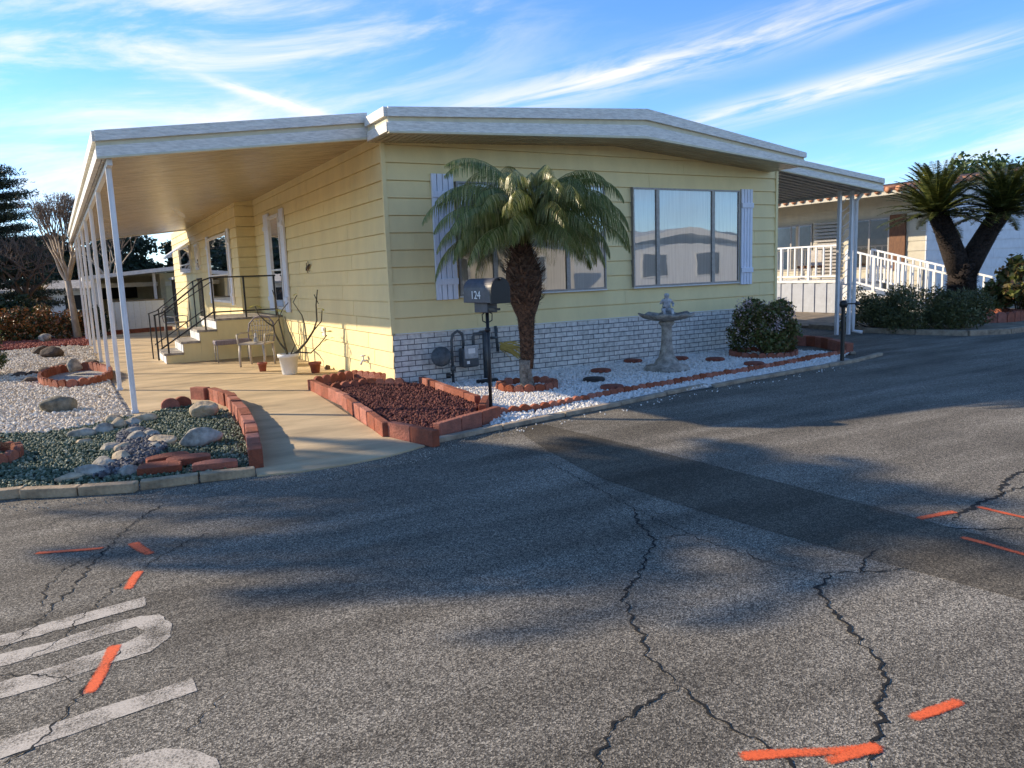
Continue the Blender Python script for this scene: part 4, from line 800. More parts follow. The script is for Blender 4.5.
tag(pebbles('dark_gravel',dr,1500,.02,.035,island('dark_gravel_mat',[(.04,.04,.045),(.10,.095,.10),(.2,.19,.19)],.8),.05),'dark stones between the rows of rocks','gravel')
far=[(-7.5,14.7),(-4.4,14.8),(-3.7,14.2),(-3.8,19.2),(-8,19)]
tag(pebbles('red_gravel',far,5000,.03,.06,M_lava2,.03),'red lava gravel in front of the far hedge','gravel')
RK=[((82,439),.13,0),((101,435),.15,0),((118,430),.15,1),((131,427),.13,0),((144,423),.14,1),((134,437),.11,0),((139,443),.15,0),((152,440),.11,0),((164,447),.15,1),((111,453),.11,0),((123,453),.10,1),((122,464),.13,1),((107,469),.13,0),((90,479),.13,0),((71,483),.11,1),((129,477),.10,0),((113,424),.12,1),((156,452),.10,0),((98,474),.10,0),((84,446),.08,1)]
RP=[(-4.011,-1.024),(-3.826,-0.914),(-3.650,-0.714),(-3.511,-0.612),(-3.362,-0.431),(-3.519,-1.297),(-3.495,-1.688),(-3.366,-1.611),(-3.292,-2.083),(-3.765,-2.032),(-3.663,-2.113),(-3.695,-2.631),(-3.821,-2.758),(-3.959,-3.069),(-4.099,-3.117),(-3.668,-3.211),(-3.684,-0.239),(-3.382,-2.283),(-3.896,-2.915),(-3.994,-1.463)]
place=['far left end of the row','second from the far end','behind the dark stones','by the first awning post','closest to the awning post base','middle of the dark stones, back','middle of the bed','right of the middle','right end next to the red blocks','centre, small and flat','centre, small and pale','in the near row, pale and angular','in the near row beside the pale one','in the near row, third from the kerb','white end rock at the kerb','small one beside the red blocks','at the back edge of the cream gravel','small one right of centre','small one in the near row','small tan one at the row end']
for i,((q,r,k),p) in enumerate(zip(RK,RP)):
    g=MB(); g.rock((0,0,0),r,i+10,(1.15,.8,.62),i*.7); o=g.build('garden_rock',M_rocktan if k else M_rock,None,(p[0],p[1],.03+r*.12)); tag(o,'%s garden rock in the green gravel, %s'%('tan' if k else 'grey',place[i]),'rock','rocks lined up through the green gravel')
g=MB(); g.rock((0,0,0),.21,61,(1.05,.62,.48),R(15)); tag(g.build('boulder',M_rock,None,(*(-2.974,-2.393),.11)),'large smooth pale oval rock lying in the green gravel','rock')
g=MB(); g.rock((0,0,0),.17,62,(1,.85,.75),.3); tag(g.build('boulder',M_rocktan,None,(*(-2.720,-0.736),.13)),'tan pointed rock inside the curved brick wall','rock')
g=MB(); g.rock((0,0,0),.26,63,(1.15,.6,.55),R(-8)); tag(g.build('boulder',M_rockgreen,None,(*(-4.243,1.086),.10)),'flat topped olive grey rock alone on the cream gravel','rock')
g=MB(); g.rock((0,0,0),.27,64,(1,.8,.6),.4); tag(g.build('boulder',M_rockdark,None,(*(-4.568,10.571),.15)),'dark brown boulder far back on the cream gravel','rock')
g=MB(); g.rock((0,0,0),.24,65,(1.2,.8,.5),.9); tag(g.build('boulder',M_rockdark,None,(*(-4.825,12.138),.12)),'reddish brown flat rock behind the dark boulder','rock')
g=MB(); g.rock((0,0,0),.2,66,(1.1,.8,.8),.1); tag(g.build('boulder',M_rock,None,(-4.9,17.0,.15)),'pale rock on the red gravel by the bare tree','rock')
g=MB(); g.rock((0,0,0),.17,67,(1,.9,.9),.1); tag(g.build('boulder',M_rock,None,(-4.10,6.3,.16)),'pale grey rock inside the oval scalloped ring','rock')
for i,(u,r) in enumerate([((-5.002,6.517),.13),((-4.785,6.684),.11),((-4.619,7.121),.13),((-4.316,7.459),.19),((-4.050,7.410),.12),((-3.792,7.845),.17),((-4.783,5.257),.14)]):
    g=MB(); g.rock((0,0,0),r,80+i,(1.3,.8,.5),i); tag(g.build('garden_rock',M_rockdark,None,(u[0],u[1],.06)),['low dark rock nearest the left juniper, in the row across the cream gravel','second dark rock from the juniper in the row','third dark rock in the row across the gravel','largest dark rock in the row across the gravel','dark rock just right of the largest in the row','reddish dark rock at the post end of the row','dark flat rock in front of the row'][i],'rock','dark rocks in a row across the cream gravel')
for i,(x,y) in enumerate([(-.12,2.2),(-.12,3.1),(-.14,1.9)]):
    g=MB(); g.rock((0,0,0),.07,90+i,(1,.8,.8),i); tag(g.build('small_rock',M_rockdark,None,(x,y,.05)),['small dark rock at the wall foot right of the plumeria','small dark rock at the wall foot behind the plumeria pot','small dark rock at the wall foot nearest the brick bed'][i],'rock')

# ============================================================ MAILBOX
t=thing('mailbox',(.02,-2.91,.0),'grey rounded mailbox numbered 124 on a slim black pole','mailbox',rz=R(10.2))
g=MB(); g.tube([(0,0,0),(0,0,1.22)],.020,10); g.lathe([(.03,0),(.034,.02),(.03,.04)],(0,0,.98),12); g.lathe([(.035,0),(.035,.012)],(0,0,1.19),12); g.build('pole',M_blackmetal,t)
g=MB()
for s in (-1,1): g.tube([(s*.02,0,1.20),(s*.07,0,1.17),(s*.065,0,1.10),(s*.02,0,1.08)],.007,6)
g.build('scroll_bracket',M_blackmetal,t)
g=MB(); hw=.125; pr=[(-hw,1.30),(hw,1.30)]+[(hw*math.cos(a),1.44+.125*math.sin(a)) for a in [PI*i/14 for i in range(15)]]
g.extr(pr,'y',-.23,.26); g.build('box_body',M_mail,t,bevel=.006)
g=MB(); hw=.133; pr=[(-hw,1.29),(hw,1.29)]+[(hw*math.cos(a),1.44+.133*math.sin(a)) for a in [PI*i/14 for i in range(15)]]
g.extr(pr,'y',-.255,-.225); g.box((-.02,-.285,1.54),(.02,-.25,1.56)); g.build('door',M_mailb,t,bevel=.004)
g=MB(); g.box((-.07,-.10,1.19),(.07,.14,1.30)); g.build('bracket',M_mail,t,bevel=.008)
g=MB(); g.box((-.06,-.21,1.215),(.02,-.09,1.24)); g.build('latch_plate',M_blackmetal,t)
tc=bpy.data.curves.new('number','FONT'); tc.body='124'; tc.size=.125; tc.align_x='CENTER'; tc.extrude=.001; tc.space_character=.95
to=bpy.data.objects.new('number',tc); COL.objects.link(to); dg=bpy.context.evaluated_depsgraph_get(); me=bpy.data.meshes.new_from_object(to.evaluated_get(dg)); bpy.data.objects.remove(to)
no=bpy.data.objects.new('house_number',me); COL.objects.link(no); me.materials.append(M_wpaint); no.parent=t; no.location=(-.1275,.03,1.345); no.rotation_euler=(R(90),0,R(-90))
# lantern stake at the driveway corner
t=thing('garden_lamp_post',(6.5,-2.6,0),'thin black garden light post with round head at the gravel corner','lamp post')
g=MB(); g.box((-.024,-.024,0),(.024,.024,.90)); g.build('post',M_blackmetal,t,bevel=.006)
g=MB(); g.lathe([(.01,0),(.05,.02),(.065,.06),(.05,.11),(.01,.13)],(0,0,.88),16); g.build('head',M_blackmetal,t)
g=MB(); g.tube([(0,0,.95),(.16,-.10,.95)],.010,6); g.lathe([(.03,0),(.04,.03),(.02,.06)],(.18,-.11,.92),12); g.build('side_lamp',M_blackmetal,t)

# ============================================================ BIRD BATH
t=thing('bird_bath',(3.97,-1.36,.03),'weathered cement birdbath with a pale cherub on the white gravel','bird bath')
g=MB(); g.lathe([(.35,0),(.355,.04),(.33,.055),(.33,.07),(.20,.10),(.17,.16),(.13,.20),(.105,.30),(.085,.42),(.078,.60),(.082,.68),(.10,.70),(.13,.74),(.10,.77)],n=28); g.build('pedestal',M_bath,t)
g=MB(); n=32; prof=[(.08,.76),(.22,.78),(.38,.83),(.42,.87),(.40,.885),(.36,.86),(.20,.82),(.02,.81)]
vs=[]
for i,(r,z) in enumerate(prof):
    for k in range(n):
        th=2*PI*k/n; sc_=1+(.06*math.cos(th*8) if r>.3 else 0); vs.append((r*sc_*math.cos(th),r*sc_*math.sin(th),z+(.015*math.cos(th*8) if r>.3 else 0)))
g.add(vs,[(i*n+k,i*n+(k+1)%n,(i+1)*n+(k+1)%n,(i+1)*n+k) for i in range(len(prof)-1) for k in range(n)]+[tuple(range(n-1,-1,-1)),tuple((len(prof)-1)*n+k for k in range(n))],True); g.build('basin',M_bath,t)
def skin_figure(name,joints,edges,rad,m,parent,loc,rz=0,scale=1):
    me=bpy.data.meshes.new(name); me.from_pydata([tuple(Vector(j)*scale) for j in joints],edges,[]); o=bpy.data.objects.new(name,me); COL.objects.link(o)
    sk=o.modifiers.new('skin','SKIN'); sk.use_smooth_shade=True
    for i,r in enumerate(rad): me.skin_vertices[0].data[i].radius=(r*scale,r*scale)
    me.skin_vertices[0].data[0].use_root=True; ss=o.modifiers.new('sub','SUBSURF'); ss.levels=2; ss.render_levels=2
    me.materials.append(m); o.parent=parent; o.location=loc; o.rotation_euler[2]=rz; return o
J=[(0,0,.06),(0,0,.13),(0,-.01,.19),(0,-.015,.225),(0,-.02,.265),(0,-.025,.30),  # pelvis..head
   (.055,-.01,.19),(.095,-.03,.14),(.075,-.09,.11),(-.055,-.01,.19),(-.095,-.03,.15),(-.06,-.08,.20),
   (.04,-.02,.05),(.06,-.12,.06),(.06,-.15,-.01),(-.04,-.02,.05),(-.07,-.12,.05),(-.05,-.16,-.01)]
E_l=[(0,1),(1,2),(2,3),(3,4),(4,5),(2,6),(6,7),(7,8),(2,9),(9,10),(10,11),(0,12),(12,13),(13,14),(0,15),(15,16),(16,17)]
RD=[.055,.055,.045,.024,.046,.035,.026,.020,.015,.026,.020,.015,.036,.030,.018,.036,.030,.018]
g=MB(); g.lathe([(.15,.80),(.14,.85),(.11,.88),(.02,.885)],n=16,wob=.08); g.build('mound',M_bath,t)
skin_figure('cherub_statue',J,E_l,RD,M_cherub,t,(0,0,.88),R(-30),1.05)

# ============================================================ GAS METER
t=thing('gas_meter',(.97,-.2,-.02),'grey gas meter with regulator and pipes against the brick skirting','gas meter')
g=MB(); g.box((.0,-.10,.24),(.24,.08,.50)); g.build('meter_body',M_gas,t,bevel=.03)
g=MB(); g.box((.02,-.115,.36),(.22,-.09,.54)); g.build('index_housing',M_gasl,t,bevel=.01)
g=MB(); g.box((.07,-.122,.43),(.17,-.114,.50)); g.build('dial_window',M_wpaint,t)
g=MB(); g.box((.05,-.106,.29),(.09,-.099,.33)); g.build('tag',M_wpaint,t)
g=MB(); g.lathe([(.01,-.05),(.12,-.045),(.135,-.01),(.135,.01),(.12,.045),(.01,.05)],n=24); o=g.build('regulator',M_gas,t); o.location=(-.30,-.05,.42); o.rotation_euler=(R(75),0,R(-30))
g=MB(); g.tube([(-.12,0,0),(-.12,0,.62),(-.10,0,.70),(-.03,0,.74),(.04,0,.70),(.05,0,.62),(.05,0,.50)],.020,8); g.tube([(-.30,-.02,.42),(-.12,0,.42)],.035,8); g.tube([(-.12,0,.2),(-.12,0,.28)],.035,8); g.build('inlet_pipe',M_gas,t)
g=MB(); g.tube([(.20,0,.50),(.20,0,.64),(.22,0,.68),(.38,0,.68)],.022,8); g.tube([(.40,0,.05),(.40,0,.72)],.055,10); g.tube([(.40,.0,.68),(.40,.19,.68)],.03,8); g.tube([(.62,.15,.76),(.62,.1,.40)],.022,8); g.tube([(.62,.10,.60),(.5,.1,.6)],.018,8); g.build('outlet_pipe',M_gas,t)
g=MB(); g.tube([(-.20,-.03,.12),(-.20,-.03,.18)],.035,8); g.tube([(-.2,-.03,.15),(-.12,0,.15)],.02,6); g.build('valve',M_blackmetal,t)
g=MB(); g.box((-.16,-.06,0),(.16,.05,.05)); t.scale=(1.12,1,1.10); tag(g.build('valve_box_lid',M_mailb,None,(1.22,-.55,.03),bevel=.01),'small black valve cover on the gravel below the gas meter','valve cover')
# dry yellow palm stalk caught between pipe and palm
t=thing('dry_flower_stalk',(1.85,-.35,.42),'drooping dry yellow palm flower stalk hanging beside the gas pipes','dry stalk')
vs=[];fs=[]
for k in range(46):
    a=np.array([-.22+random.uniform(0,.1),.12+random.uniform(-.02,.04),.10+random.uniform(-.06,.06)]); d=np.array([random.uniform(.20,.42),random.uniform(-.12,.02),random.uniform(-.26,-.02)]); i=len(vs); w=np.array([0,.0,.008]); m1=a+d*.5+np.array([0,0,.03]); vs+=[a-w,a+w,m1+w,m1-w,a+d+w*.4,a+d-w*.4]; fs+=[(i,i+1,i+2,i+3),(i+3,i+2,i+4,i+5)]
fast_mesh('strands',np.array(vs),np.array(fs),M_yel,t)

# ============================================================ PALM (foreground)
t=thing('pygmy_date_palm',(*PALM,0),'small feathery palm with shaggy brown trunk before the front window','palm')
g=MB(); g.tube([(.03,.0,0),(.0,0,.08),(-.02,0,.25),(-.01,0,.42)],[.13,.10,.085,.095],14); g.build('trunk_base',M_palmbase,t)
g=MB(); zz=[.30,.45,.7,1.0,1.12,1.3,1.5,1.66,1.8,1.98,2.25]; rr=[.085,.095,.10,.12,.17,.23,.25,.235,.17,.12,.07]
g.tube([(.02*math.sin(z*2),0,z) for z in zz],rr,16); g.build('trunk',M_palmt,t)
vs=[];fs=[]
for k in range(1500):       # cut leaf bases and fibre, pointing up and out
    z=random.uniform(.42,2.08); th=random.uniform(0,2*PI); r=float(np.interp(z,zz,rr)); big=1.15<z<2.0
    L_=random.uniform(.06,.13) if big else random.uniform(.02,.045)
    o_=np.array([math.cos(th),math.sin(th),0]); s_=np.array([-math.sin(th),math.cos(th),0]); p=o_*r*.92+np.array([.02*math.sin(z*2),0,z]); w=.018 if big else .011
    q=p+o_*L_*.9+np.array([0,0,L_*random.uniform(-.2,1.0)]); i=len(vs); vs+=[p-s_*w,p+s_*w,q+s_*w*.5,q-s_*w*.5]; fs.append((i,i+1,i+2,i+3))
fast_mesh('leaf_stubs',np.array(vs),np.array(fs),island('leaf_stub',[(.05,.025,.016),(.11,.055,.032),(.22,.13,.08)],.9),t)
palm_crown((.13,-.06,2.29),76,1.62,.34,.0095,(.12,1.42),1.42,84,M_leafpalm,t,hang=2.0,rach=.009,vary=.28,curl=.30)
# two taller palms standing off to the left: they throw the feathered shade on the street
def tallpalm(x,y,h,L,nf,label,leaf=.6):
    t=thing('tall_palm',(x,y,0),label,'palm')
    g=MB(); g.tube([(0,0,0),(.05,0,h*.3),(.02,0,h*.7),(0,0,h)],[.24,.17,.15,.16],14); g.build('trunk',M_bark,t)
    palm_crown((0,0,h+.1),nf,L,leaf,.05,(-.15,.8),1.1,36,M_leafdark,t,hang=.35,rach=.02)
tallpalm(-11.06,3.5,6.1,2.15,60,'stout green palm standing left of the yard, nearer the street',.55)
tallpalm(-13.2,5.7,8.2,1.05,20,'taller palm standing left of the yard, further from the street',.38)

# ============================================================ SHRUBS
def shrub(name,loc,label,cat,cl,n,size,m,stem=True,extra=None,aspect=.5,shell=.35):
    t=thing(name,(*loc,0),label,cat)
    V,F=leaves([c[0] for c in cl],[c[1] for c in cl],n,size,aspect,shell=shell); V=V[:]; V[:,2]=np.maximum(V[:,2],.02); fast_mesh('foliage',V,F,m,t)
    if stem:
        g=MB()
        for c in cl[:8]:
            p=c[0]; g.tube([(0,0,0),(p[0]*.4,p[1]*.4,p[2]*.5),tuple(p)],[.022,.014,.006],5)
        g.build('stem',M_bark,t)
    if extra: V,F=leaves([c[0] for c in extra[0]],[c[1] for c in extra[0]],extra[1],extra[2],.8,shell=.95); fast_mesh('flowers',V,F,extra[3],t)
    return t
def blob(rx,ry,z0,z1,n,r,seed):
    rg=random.Random(seed); out=[((0,0,(z0+z1)/2),(rx*.8,ry*.8,(z1-z0)*.42))]
    for k in range(n):
        a=rg.uniform(0,2*PI); h=rg.uniform(0,1); q=math.sqrt(max(0,1-(h*1.0-.25)**2*1.1)); out.append(((rx*q*math.cos(a)*.82,ry*q*math.sin(a)*.82,z0+(z1-z0)*h*.86+.06),(r*rg.uniform(.7,1.2),)*3))
    return out
shrub('flowering_bush',BUSH,'round green bush with pale pink flower clusters at the right end of the gravel','bush',blob(.56,.56,.10,.93,26,.19,3),9000,.036,M_leafbush,extra=(blob(.54,.54,.40,.98,22,.16,8),1900,.017,M_flower))
shrub('small_shrub',(10.6,3.2),'small dark shrub at the foot of the white deck skirting','shrub',blob(.45,.4,.05,.45,10,.16,5),1800,.04,M_leafdark)
# juniper hedge of the right hand neighbour
hd=[]
for i,(x,y,r,h) in enumerate([(12.05,.75,.75,.85),(12.3,-.15,.85,.95),(12.9,-.75,.75,.8)]):
    shrub('juniper_bush',(x,y),['low dark juniper bush nearest the carport posts','low spreading juniper bush, middle of the neighbouring hedge','low juniper bush below the twin trunked sago'][i],'bush',blob(r,r*.9,.06,h,26,.24,20+i),8000,.045,M_leafjun,aspect=.25).__setitem__('group','juniper bushes along the neighbouring lot')
shrub('red_leaf_shrub',(16.2,-.35),'loose shrub with reddish and green leaves right of the sago trunk','shrub',blob(.65,.6,.3,1.5,14,.28,31),2600,.09,M_leafbush)
t=edging('planter_ring','terracotta brick planter at the foot of the twin trunked sago',circle((15.3,.25),1.0,30),.22,.30,.10,M_brick)
# sago palm
t=thing('sago_palm',(15.25,.55,0),'twin trunked sago palm with dark forked trunk beside the white house','palm')
tz=1.45; cr=Vector((.85,-.53,0))
g=MB(); g.tube([(0,0,0),(0,0,.5),(0,0,1.0),(0,0,1.45)],[.44,.35,.32,.32],16); L1=cr*-.70+Vector((0,0,2.76)); L2=cr*.92+Vector((0,0,2.74))
g.tube([Vector((0,0,1.15)),cr*-.25+Vector((0,0,1.75)),cr*-.48+Vector((0,0,2.3)),L1],[.30,.26,.23,.22],14); g.tube([Vector((0,0,1.15)),cr*.32+Vector((0,0,1.75)),cr*.62+Vector((0,0,2.3)),L2],[.30,.26,.23,.22],14); g.build('trunk',M_sagot,t)
vs=[];fs=[]
for k in range(1800):
    br_=random.choice((0,1,2)); s=random.random()
    if br_==0: c=Vector((0,0,s*1.4)); r=.43-.1*s
    else: L_=(L1,L2)[br_-1]; c=Vector((0,0,1.2))+(L_-Vector((0,0,1.2)))*s; r=.27-.04*s
    th=random.uniform(0,2*PI); o_=Vector((math.cos(th),math.sin(th),0)); s_=Vector((-math.sin(th),math.cos(th),0)); p=c+o_*r*.9; q=p+o_*random.uniform(.04,.09)+Vector((0,0,.05)); i=len(vs); vs+=[p-s_*.03,p+s_*.03,q+s_*.012,q-s_*.012]; fs.append((i,i+1,i+2,i+3))
fast_mesh('leaf_bases',np.array([tuple(v) for v in vs]),np.array(fs),M_sagot,t)
for i,L_ in enumerate((L1,L2)): palm_crown(tuple(L_),110,1.32,.20,.030,(-.05,1.5),.6,50,M_leafsago,t,hang=.12,rach=.018)
# tree far behind the right hand house
def broadtree(name,x,y,h,r,label,m=M_leafdark,n=5000,size=.16,seed=1,trunk=None,cz=None,group=None,rz=.8):
    t=thing(name,(x,y,0),label,'tree',group); rg=random.Random(seed); cz=cz or h-r*.8
    cl=[]; g=MB(); g.tube([(0,0,0),(.1,0,cz*.5),(0,0,cz)],[r*.10,r*.07,r*.05],8)
    for k in range(22):
        a=rg.uniform(0,2*PI); q=rg.uniform(.2,.85)*r; zc=cz+rg.uniform(-.75,.75)*r*rz*math.sqrt(max(.05,1-(q/r)**2)); c=(q*math.cos(a),q*math.sin(a),zc); cl.append((c,(r*rg.uniform(.22,.38),)*3)); g.tube([(0,0,cz*.55),(c[0]*.5,c[1]*.5,(cz*.55+zc)/2),c],[r*.04,r*.022,r*.008],5)
    g.build('trunk',trunk or M_bark,t); V,F=leaves([c[0] for c in cl],[c[1] for c in cl],n,size,.5,shell=.2); fast_mesh('crown',V,F,m,t); return t
broadtree('leafy_tree',31,9,6.4,2.4,'loose green tree rising behind the roof of the white house',M_leafjun2,5000,.14,4,cz=4.2)

# ============================================================ RIGHT NEIGHBOUR
nb=thing('neighbour_house',(18.5,3.5,0),'white and tan mobile home with terracotta roof edge behind the sago palm','house'); D=(-18.5,-3.5,0)
def NB(mb,nm,m,par=None,bevel=0): return mb.build(nm,m,par or nb,D if par is None else (0,0,0),bevel=bevel)
zl=[.06+.30*k for k in range(13)]
g=MB(); lap(g,'x',18.48,32,zl,3.5,1,.02); g.box((18.5,3.5,0),(32,3.7,3.6)); g.add([(18.5,3.5,3.55),(32,3.5,3.55),(25,3.5,4.3)],[(0,1,2)]); NB(g,'wall',M_white)['label']='white lap sided wall facing the street'
g=MB(); lap(g,'y',3.5,16,zl,18.5,1,.02); g.box((18.5,3.7,0),(18.7,16,3.6)); NB(g,'wall',M_tan)['label']='tan side wall shaded by the porch roof'
g=MB(); NBX=16.6
g.add([(NBX,3.15,3.46),(25,3.15,4.35),(25,16.5,4.35),(NBX,16.5,3.46),(NBX,3.15,3.58),(25,3.15,4.5),(25,16.5,4.5),(NBX,16.5,3.58)],[(0,3,2,1),(4,5,6,7),(0,1,5,4),(1,2,6,5),(2,3,7,6),(3,0,4,7)])
g.add([(33,3.15,3.46),(25.001,3.15,4.35),(25.001,16.5,4.35),(33,16.5,3.46),(33,3.15,3.58),(25.001,3.15,4.5),(25.001,16.5,4.5),(33,16.5,3.58)],[(0,1,2,3),(4,7,6,5),(0,4,5,1),(2,6,7,3),(0,3,7,4)]); NB(g,'roof',M_tan)
g=MB()
for k in range(40):
    y=3.2+k*.33; g.tube([(NBX-.05,y,3.60),(NBX+.5,y,3.66),(25,y,4.56)],.10,6)
for k in range(24): 
    x=NBX+.1+k*.35; z=3.58+(x-NBX)*.110; g.tube([(x,3.10,z+.02),(x+.30,3.10,z+.055)],.09,6)
NB(g,'roof_tiles',M_tile)
g=MB(); g.box((17.1,3.8,4.0),(17.9,4.6,4.15)); 
def nwin(y0,y1,z0,z1,sh=True):
    g=MB(); t_=.05; X=18.45
    g.box((X,y0,z0),(18.5,y1,z0+t_)); g.box((X,y0,z1-t_),(18.5,y1,z1)); g.box((X,y0,z0+t_),(18.5,y0+t_,z1-t_)); g.box((X,y1-t_,z0+t_),(18.5,y1,z1-t_)); g.box((X,(y0+y1)/2-.03,z0+t_),(18.5,(y0+y1)/2+.03,z1-t_)); o=NB(g,'window',M_alu)
    g=MB(); g.box((18.474,y0+t_,z0+t_),(18.478,y1-t_,z1-t_)); g.build('blinds',M_dark,o)
    g=MB(); g.add([(18.46,y0+t_,z0+t_),(18.46,y1-t_,z0+t_),(18.46,y1-t_,z1-t_),(18.46,y0+t_,z1-t_)],[(0,1,2,3)]); g.build('pane',M_glass2,o)
    if sh:
        for a0,a1 in (((y0-.55,y0-.02),) if y0<6 else ((y1+.02,y1+.4),)): 
            g=MB(); g.box((18.42,a0,z0-.05),(18.47,a1,z1+.05)); g.box((18.405,a0,z0+.15),(18.42,a1,z0+.25)); g.box((18.405,a0,z1-.25),(18.42,a1,z1-.15)); NB(g,'shutter',M_brown)
nwin(4.7,6.1,1.35,2.95); nwin(7.6,9.4,1.35,2.95)
g=MB(); 
for k in range(16): g.box((18.38,6.45,1.15+k*.115),(18.44,7.45,1.22+k*.115),)
NB(g,'door_louvre',M_alu)
g=MB()
for y in (4.9,9.5,13.5): g.box((16.85,y-.05,1.05),(16.95,y+.05,3.5))
NB(g,'porch_post',M_post)
# deck with railing and ramp stairs
dk=thing('porch_deck',(16.2,4.8,0),'raised white deck with picket railing and side stairs before the tan wall','deck'); D2=(-16.2,-4.8,0)
def DK(mb,nm,m,bevel=0): return mb.build(nm,m,dk,D2,bevel=bevel)
g=MB(); g.box((16.2,4.8,.98),(18.4,13,1.06)); DK(g,'deck_floor',M_trim)
g=MB()
k=0; y=4.8
while y<13:
    d=0 if k%2 else .025; g.box((16.24-d,y,.06),(16.30,y+.22,.975)); y+=.22; k+=1
g.box((16.30,4.8,.06),(18.4,4.86,.975)); DK(g,'deck_skirting',mat('deck_skirting_shaded',(.40,.43,.48),.6,.06,5))  # skirting colour darkened to stand in for shade the sun leaves out here
def picket(P,Q,z0a,z0b,h,n,nm='railing'):
    g=MB(); P=Vector(P);Q=Vector(Q); g.bar((P.x,P.y,z0a+h),(Q.x,Q.y,z0b+h),.07,.05); g.bar((P.x,P.y,z0a+.12),(Q.x,Q.y,z0b+.12),.05,.05)
    for k in range(n+1):
        f=k/n; x=P.x+(Q.x-P.x)*f; y=P.y+(Q.y-P.y)*f; z=z0a+(z0b-z0a)*f; w_=.075 if k%4==0 else .045; g.box((x-w_/2,y-w_/2,z+(0 if k%4==0 else .12)),(x+w_/2,y+w_/2,z+h-.025))
    DK(g,nm,M_wpaint)
picket((16.24,4.84),(16.24,12.9),1.06,1.06,1.05,30); picket((16.24,4.55),(16.24,.95),.95,.05,1.0,16,'stair_railing'); picket((17.4,4.55),(17.4,.95),.95,.05,1.0,16,'stair_railing')
g=MB()
for k in range(6): g.box((16.3,4.8-.6*(k+1),.06),(17.35,4.8-.6*k,1.06-.16*(k+1)))
DK(g,'stair',M_trim)
t=thing('deck_chair',(16.9,6.4,1.06),'brown and cream chair standing on the raised white deck','chair')
g=MB(); g.box((-.28,-.28,.38),(.28,.28,.46)); g.build('seat',M_brown,t); g=MB(); g.box((.2,-.28,.46),(.28,.28,.95)); g.build('backrest',M_chair,t)
for a_ in (-.24,.24):
    for b_ in (-.24,.24): g=MB(); g.tube([(a_,b_,0),(a_,b_,.38)],.02,6); g.build('leg',M_chair,t)

# ============================================================ LEFT BACKGROUND
# photinia hedge, several bushes grown together
for i in range(6):
    x=-4.3-i*.95; shrub('hedge_bush',(x,18.6+.25*(i%2)),['orange tipped hedge bush beside the bare tree trunk','second orange tipped hedge bush from the tree','third orange tipped hedge bush from the tree','fourth orange tipped hedge bush from the tree','fifth hedge bush, near the left edge','outermost hedge bush at the left edge'][i],'bush',blob(.75,.7,.05,1.02,16,.26,50+i),3200,.055,M_leafhedge,stem=False)['group']='orange tipped hedge along the back of the yard'
shrub('green_bush',(-3.55,18.9),'small dark green bush right of the bare tree trunk','bush',blob(.45,.45,.05,1.0,12,.22,70),2200,.05,M_leafdark)
shrub('juniper_shrub',(-5.85,6.9),'upright bright green juniper at the left edge of the cream gravel','bush',blob(.62,.62,.05,.98,24,.20,71),6500,.045,M_leafjun2,aspect=.3)
shrub('dark_plant',(-4.95,-1.78),'dark leafy plant in the terracotta ring at the left edge','plant',blob(.25,.25,.03,.25,10,.10,72),1200,.035,M_brownleaf,aspect=.3)
t=thing('round_conifer',(-5.9,20.8,0),'dark rounded shrub behind the hedge at the left','bush'); V,F=leaves([c[0] for c in blob(.8,.8,.2,1.5,20,.3,73)],[c[1] for c in blob(.8,.8,.2,1.5,20,.3,73)],5000,.08,.4); fast_mesh('foliage',V,F,M_leafdark,t)
# yucca with a skirt of dry leaves
t=thing('yucca',(-5.3,27,0),'small yucca with rust brown skirt of dry leaves behind the hedge','yucca')
g=MB(); g.tube([(0,0,0),(0,0,1.4)],[.2,.16],8); g.build('trunk',M_bark,t)
vs=[];fs=[]
for k in range(420):
    th=random.uniform(0,2*PI); e=random.uniform(-1.2,1.3); d=np.array([math.cos(th)*math.cos(e),math.sin(th)*math.cos(e),math.sin(e)]); s_=np.array([-math.sin(th),math.cos(th),0])*.03; p=np.array([0,0,1.45]); L_=random.uniform(.6,.95); i=len(vs); vs+=[p-s_,p+s_,p+d*L_*.5+s_,p+d*L_*.5-s_,p+d*L_+s_*.1-np.array([0,0,.1]),p+d*L_-s_*.1-np.array([0,0,.1])]; fs+=[(i,i+1,i+2,i+3),(i+3,i+2,i+4,i+5)]
fast_mesh('crown',np.array(vs),np.array(fs),M_yucca,t)
